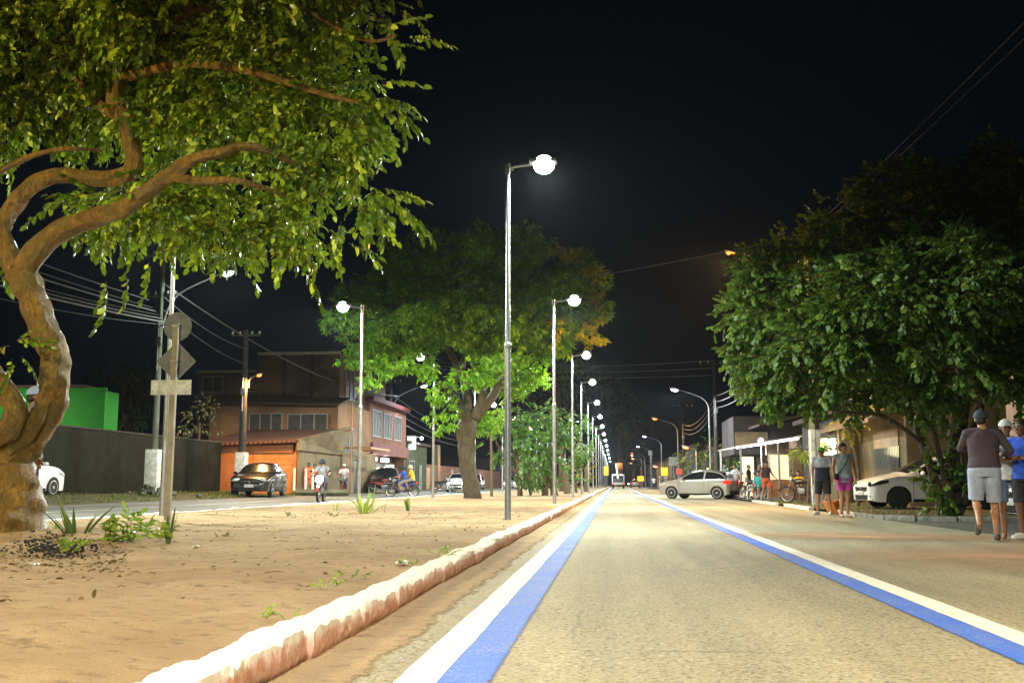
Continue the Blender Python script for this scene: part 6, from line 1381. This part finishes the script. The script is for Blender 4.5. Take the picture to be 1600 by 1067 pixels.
def print05(t, V_, s):
    # bold white 05 printed on the leg of the shorts
    cu = bpy.data.curves.new('number_print', 'FONT'); cu.body = '05'; cu.size = .17; cu.extrude = .002; cu.align_x = 'CENTER'; o = bpy.data.objects.new('number_print', cu); C.objects.link(o)
    dg = bpy.context.evaluated_depsgraph_get(); me = bpy.data.meshes.new_from_object(o.evaluated_get(dg)); C.objects.unlink(o); o2 = bpy.data.objects.new('number_print', me); C.objects.link(o2); me.materials.append(MATS['frame_white'])
    k = V_['hipR'].lerp(V_['kneR'], .55); o2.parent = t; o2.location = (k.x + .11, k.y + .01, k.z); o2.rotation_euler = (PI / 2, 0, PI / 2)
person('young man in blue shirt and black shorts at the right edge', (P(1602, 760, 14.9).x, 14.9, 0), math.radians(125), 1.64, arms_folded(), 'skin_dark', 'cloth_blue', 'short', 'cloth_black', .88, 'shoe_white', 'hair_black', None, .009, .95, headturn=.1, extra=print05)
# pair in the middle
person('man in two tone shirt, dark shorts and bright green cap by the square post', (P(1286, 760, 26.2).x, 26.2, 0), math.radians(150), 1.68, dict(kneL=(-.13, .06, .49), ankL=(-.20, .05, .085), toeL=(-.22, .22, .035), kneR=(.12, .04, .49), ankR=(.18, -.06, .085), toeR=(.22, .10, .035), hea=(0, .06, 1.57), elbR=(.25, .02, 1.12), wriR=(.20, .16, .90), hanR=(.16, .20, .76)),
       'skin_tan', 'cloth_navy', 'short', 'cloth_black', .92, 'shoe_white', 'hair_black', 'cap_green', .010, 1.08, .008, shirt_split=('cloth_lightgrey', 1.19), shirt_hem=.84)
def strap(t, V_, s):
    mb = MB(); mb.tube([(-.12 * s, .02, 1.45 * s), (-.05 * s, .135 * s, 1.30 * s), (.08 * s, .14 * s, 1.10 * s), (.17 * s, .05, .98 * s)], .010, 6); mb.build('strap', 'cloth_black', t)
    MB().box((.19 * s, .06, .93 * s), (.10, .08, .15), bev=.02).build('bag', 'cloth_black', t)
person('young man in grey sleeveless top and bright pink shorts beside the green capped man', (P(1319, 760, 24.5).x, 24.5, 0), math.radians(190), 1.70, dict(kneL=(-.07, .02, .49), ankL=(-.07, -.02, .085), toeL=(-.08, .15, .035), kneR=(.07, .02, .49), ankR=(.08, -.04, .085), toeR=(.10, .13, .035), elbL=(-.26, -.04, 1.12), wriL=(-.22, .10, .90), hanL=(-.20, .14, .75)),
       'skin_tan', 'cloth_print_grey', 'none', 'cloth_pink', .72, 'shoe_white', 'hair_black', None, .010, .95, headturn=.7, extra=strap, shirt_hem=.80, barefoot=True)
# orange bag / cone held low behind them
t = thing('road_cone', 'orange traffic cone lying on its side behind the man in pink shorts', 'cone', (P(1311, 760, 26.9).x, 26.9, 0), .5)
R_ = Matrix.Rotation(math.radians(62), 3, 'Y')
mb = MB(); mb.lathe([(.17, 0), (.13, .1), (.03, .6), (.02, .6)], (0, 0, 0), n=16); mb.v = [tuple(R_ @ Vector(v) + Vector((-.28, 0, .16))) for v in mb.v]; mb.build('cone', 'orange_plastic', t)
mb = MB(); mb.box((0, 0, -.015), (.38, .38, .03), bev=.01); mb.v = [tuple(R_ @ Vector(v) + Vector((-.28, 0, .18))) for v in mb.v]; mb.build('base', 'orange_plastic', t)
# man behind the near tree
person('person in pale blue cap mostly hidden behind the crook of the near tree', (P(45, 755, 12.4).x, 12.4, .15), math.radians(-60), 1.84, None, 'skin_brown', 'cloth_grey', 'short', 'cloth_black', .9, 'shoe_grey', 'hair_black', 'cap_blue', .012)

# riders
def ride(spread=.12, lean=.05): return dict(pel=(0, -.05, .93), wai=(0, -.03, 1.05), che=(0, .03, 1.26), nec=(0, .06, 1.42), hea=(0, .10, 1.56), hipL=(-.10, -.04, .90), hipR=(.10, -.04, .90), kneL=(-.20, .33, .80), kneR=(.20, .33, .80), ankL=(-.17, .16, .40), ankR=(.17, .16, .40), toeL=(-.18, .32, .36), toeR=(.18, .32, .36),
        shoL=(-.18, .06, 1.37), shoR=(.18, .06, 1.37), elbL=(-.30, .24, 1.18), elbR=(.30, .24, 1.18), wriL=(-.34, .46, 1.12), wriR=(.34, .46, 1.12), hanL=(-.33, .58, 1.10), hanR=(.33, .58, 1.10))
Y1 = 39.5; x1 = P(502, 760, Y1).x; z1 = terr(x1)
motorcycle('motorcycle with blazing headlight ridden towards the camera', (x1, Y1, z1), -PI / 2 + .12, 'bike_red', True)
c_ = Vector((math.cos(-PI / 2 + .12), math.sin(-PI / 2 + .12), 0))
person('motorcyclist in grey shirt and dark helmet riding towards the camera', Vector((x1, Y1, z1 - .04)) - c_ * .22, -PI + .12, 1.72, ride(), 'skin_tan', 'cloth_grey', 'short', 'cloth_navy', 1.75, 'shoe_grey', None, None, .014, helmet='cap_dark')
Y2 = 55.5; x2 = P(629, 760, Y2).x; z2 = terr(x2)
motorcycle('blue motorcycle carrying two riders, seen from the side heading left', (x2, Y2, z2), PI, 'bike_blue', False, tail='tail_lit')
R1 = ride(); R1['kneL'] = (-.17, .30, .72)
person('motorcycle driver in blue shirt and grey shorts with dark helmet', (x2 + .12, Y2, z2 - .04), PI / 2, 1.70, R1, 'skin_tan', 'cloth_royal', 'short', 'cloth_grey', .9, 'shoe_grey', None, None, .014, helmet='cap_dark')
R2 = ride(); R2.update(elbL=(-.26, .12, 1.12), elbR=(.26, .12, 1.12), wriL=(-.18, .28, 1.02), wriR=(.18, .28, 1.02), hanL=(-.12, .34, 1.0), hanR=(.12, .34, 1.0))
person('motorcycle passenger in yellow shirt with white helmet', (x2 + .52, Y2, z2 + .03), PI / 2, 1.70, R2, 'skin_tan', 'cloth_yellow', 'short', 'cloth_grey', .9, 'shoe_grey', None, None, .014, helmet='cap_white')
# cyclist
def bicycle(label, loc, rz):
    t = thing('bicycle', label, 'bicycle', loc, rz)
    for xx in (.52, -.52):
        o = MB().lathe([(.30, -.018), (.33, -.02), (.335, 0), (.33, .02), (.30, .018)], (xx, 0, .335), 'y', 28, close=True).build('wheel', 'black_rubber', t); sp_ = MB()
        for k in range(12): a = PI * k / 6; sp_.cyl((xx, 0, .335), (xx + math.cos(a) * .305, 0, .335 + math.sin(a) * .305), .003, n=4)
        sp_.build('spokes', 'chrome', o)
    f = MB(); f.tube([(-.52, 0, .335), (-.08, 0, .30), (-.2, 0, .80), (-.52, 0, .335)], .015, 6); f.tube([(-.08, 0, .30), (.36, 0, .74), (-.17, 0, .74)], .016, 6); f.tube([(.52, 0, .335), (.36, 0, .74), (.33, 0, .98)], .015, 6); f.build('frame', 'bike_red', t)
    MB().ell((-.21, 0, .83), (.12, .07, .035)).build('saddle', 'trim_black', t); MB().tube([(.2, .27, 1.0), (.3, .2, 1.02), (.34, 0, .98), (.3, -.2, 1.02), (.2, -.27, 1.0)], .012, 6).build('handlebar', 'chrome', t)
    MB().box((.5, 0, .85), (.24, .32, .20), bev=.02).build('basket', 'metal_door', t)
Y3 = 51.5; x3 = P(536, 760, Y3).x; z3 = terr(x3); bicycle('bicycle ridden beside the lamp post right of the bright headlight', (x3, Y3, z3), -PI / 2 + .1)
R3 = ride(); R3.update(kneL=(-.13, .28, .66), ankL=(-.12, .12, .28), toeL=(-.12, .27, .24), kneR=(.13, .30, .86), ankR=(.12, .16, .50), toeR=(.12, .30, .46), elbL=(-.26, .20, 1.14), elbR=(.26, .20, 1.14), wriL=(-.25, .40, 1.06), wriR=(.25, .40, 1.06), hanL=(-.24, .50, 1.04), hanR=(.24, .50, 1.04))
person('cyclist in pale grey top, dark trousers and white cap beside the lamp post', (x3 - .0, Y3 + .20, z3 - .03), -PI + .1, 1.66, R3, 'skin_brown', 'cloth_lightgrey', 'short', 'cloth_navy', 1.7, 'shoe_grey', 'hair_black', 'cap_white', .014)
v = P(482, 760, 50.5); person('person in red top standing by the short white posts near the orange garage', (v.x, 50.5, terr(v.x)), -PI + .4, 1.6, None, 'skin_dark', 'cloth_red', 'short', 'cloth_red', .9, 'shoe_grey', vox=.016)
v = P(491, 760, 51.0); person('second person in reddish clothes just behind the first by the garage', (v.x, 51.0, terr(v.x)), -PI - .4, 1.55, None, 'skin_brown', 'cloth_red', 'short', 'cloth_navy', .9, 'shoe_grey', vox=.016)
motorcycle('dark motorcycle parked by the pink wall left of the mango trunk', (P(692, 760, 72).x, 72, .12), .2, 'bike_black'); motorcycle('white and red motorcycle parked left of the shop pole', (P(597, 760, 62.5).x, 62.5, .15), .5, 'bike_red')
motorcycle('dark motorcycle parked between the bar and the square post', (7.1, 40, .055), 2.6, 'bike_black'); motorcycle('black motorcycle parked left of the bar tables', (6.6, 50.5, .055), 2.2, 'bike_black'); motorcycle('dark motorcycle behind the tail of the silver hatchback', (6.3, 55, .055), 2.0, 'bike_red')

# bar furniture and people
mat('plastic_white', (.60, .62, .62), .5, var=.05); mat('wood_red', (.22, .07, .03), .6, var=.3)
def chair(loc, rz, m, label, group):
    t = thing('chair', label, 'chair', loc, rz, group); MB().box((0, 0, .44), (.44, .44, .04), bev=.015).build('seat', m, t)
    bk = MB(); 
    for k in range(5): bk.box((-.19 + .095 * k, -.21, .66), (.05, .03, .40), bev=.008)
    bk.box((0, -.22, .86), (.44, .035, .06), bev=.01); bk.build('backrest', m, t)
    for sx_ in (1, -1):
        for sy_ in (1, -1): MB().tube([(sx_ * .19, sy_ * .19, .42), (sx_ * .22, sy_ * .22, 0)], .02, 6).build('leg', m, t)
    if m == 'plastic_white':
        for sx_ in (1, -1): MB().tube([(sx_ * .22, -.2, .64), (sx_ * .24, .1, .64), (sx_ * .22, .18, .44)], .018, 6).build('armrest', m, t)
    return t
def table(loc, rz, m, label, group):
    t = thing('table', label, 'table', loc, rz, group); MB().box((0, 0, .73), (.75, .75, .04), bev=.01).build('tabletop', m, t)
    for sx_ in (1, -1):
        for sy_ in (1, -1): MB().tube([(sx_ * .32, sy_ * .32, .71), (sx_ * .34, sy_ * .34, 0)], .022, 6).build('leg', m, t)
GZ = .055
table((7.75, 47.2, GZ), .1, 'wood_red', 'left brown wooden table outside the bar', 'wooden bar tables'); table((8.55, 46.6, GZ), -.1, 'wood_red', 'right brown wooden table outside the bar', 'wooden bar tables')
for i, (x, y, r) in enumerate(((7.2, 47.1, -1.5), (7.8, 46.5, 0), (8.2, 47.3, 1.4), (9.1, 46.4, 1.5), (8.6, 45.9, .1))): chair((x, y, GZ), r, 'wood_red', ['wooden chair at the left end of the bar tables', 'wooden chair before the left table', 'wooden chair between the two tables', 'wooden chair at the right end of the bar tables', 'wooden chair in front of the right table'][i], 'wooden bar chairs')
for i, (x, y, r) in enumerate(((6.35, 48.5, .6), (6.75, 48.9, -.5), (6.9, 52, .3))): chair((x, y, GZ), r, 'plastic_white', ['white plastic chair nearest the silver hatchback', 'white plastic chair right of the first one', 'white plastic chair further back among the guests'][i], 'white plastic chairs')
sit = dict(pel=(0, 0, .52), wai=(0, 0, .66), che=(0, .01, .87), nec=(0, .02, 1.03), hea=(0, .06, 1.17), hipL=(-.10, .02, .50), hipR=(.10, .02, .50), kneL=(-.13, .42, .50), kneR=(.13, .42, .50), ankL=(-.13, .42, .09), ankR=(.13, .42, .09), toeL=(-.14, .58, .04), toeR=(.14, .58, .04),
           shoL=(-.18, .02, .98), shoR=(.18, .02, .98), elbL=(-.22, .08, .74), elbR=(.22, .08, .74), wriL=(-.16, .30, .66), wriR=(.16, .30, .66), hanL=(-.12, .42, .64), hanR=(.12, .42, .64))
pl = [((6.55, 48.1), 2.6, 'cloth_teal', 'cloth_jeans_blue', 'seated person in teal shirt on a white plastic chair', True), ((8.3, 48.0), 3.0, 'cloth_yellow', 'cloth_black', 'seated person in yellow shirt behind the wooden tables', True), ((6.1, 53.5), 2.0, 'cloth_lightgrey', 'cloth_black', 'person in pale shirt standing behind the silver hatchback', False),
      ((6.9, 54.5), -2.0, 'cloth_black', 'cloth_black', 'person in black standing left of the bar tables', False), ((7.6, 55.5), 2.9, 'cloth_navy', 'cloth_jeans_blue', 'person in dark blue standing under the awning edge', False), ((6.6, 58), 3.4, 'cloth_white', 'cloth_navy', 'person in white near the lit shrub', False), ((9.3, 56.5), 2.6, 'cloth_red', 'cloth_black', 'person in red shirt near the lit bar doorway', False)]
for (xy, r, sh, so, lb, se) in pl:
    person(lb, (xy[0], xy[1], GZ), r, 1.68, sit if se else None, random.choice(['skin_brown', 'skin_tan']), sh, 'short', so, .95 if se else 1.7, 'shoe_grey', vox=.018)
v = P(1198, 782, 44); person('long haired woman in orange shorts striding in front of the bar tables', (v.x, 44, GZ), PI + .3, 1.62, dict(kneL=(-.18, .05, .50), ankL=(-.26, -.02, .085), toeL=(-.3, .1, .035), kneR=(.14, .02, .50), ankR=(.22, -.02, .085), toeR=(.26, .12, .035), elbL=(-.3, 0, 1.16), wriL=(-.42, .1, 1.0), hanL=(-.48, .16, .9)), 'skin_brown', 'cloth_black', 'none', 'cloth_red', .8, 'shoe_grey', vox=.016, long_hair=True, shirt_hem=1.0)
for i, (x, y) in enumerate(((5.9, 88), (6.6, 92), (4.9, 100), (5.7, 112), (5.2, 140))):
    person(['person standing under the yellow board', 'person beside the grey hoarding', 'person at the road edge beyond the silver hatchback', 'distant walker by the orange lamp', 'farthest walker on the right roadside'][i], (x, y, .0), random.random() * 6, 1.68, None, 'skin_brown', random.choice(['cloth_white', 'cloth_red', 'cloth_navy']), 'short', 'cloth_navy', 1.7, vox=.03)
motorcycle('distant motorcycle with its tail light on near the yellow board', (4.3, 92, 0), PI / 2, 'bike_red', tail='tail_lit'); motorcycle('oncoming distant motorcycle with headlight near the hoarding', (5.0, 96, 0), -PI / 2, 'bike_black', True)
# ================================================================ thin haze added to give the lamps a glow
hz = MB().bb(-60, 45, -45, 420, -1.2, 13.0).build('glow_haze', None, smooth=False); tag(hz, kind='stuff', label='thin haze added over the street for a glow around the lamps')
m = bpy.data.materials.new('glow_haze'); m.use_nodes = True; n = m.node_tree; n.nodes.remove(n.nodes['Principled BSDF'])
pv = N(n, 'ShaderNodeVolumePrincipled'); pv.inputs['Density'].default_value = 0.00012; pv.inputs['Color'].default_value = (.85, .9, 1, 1); pv.inputs['Anisotropy'].default_value = 0.6
n.links.new(pv.outputs[0], n.nodes['Material Output'].inputs['Volume']); hz.data.materials.append(m)
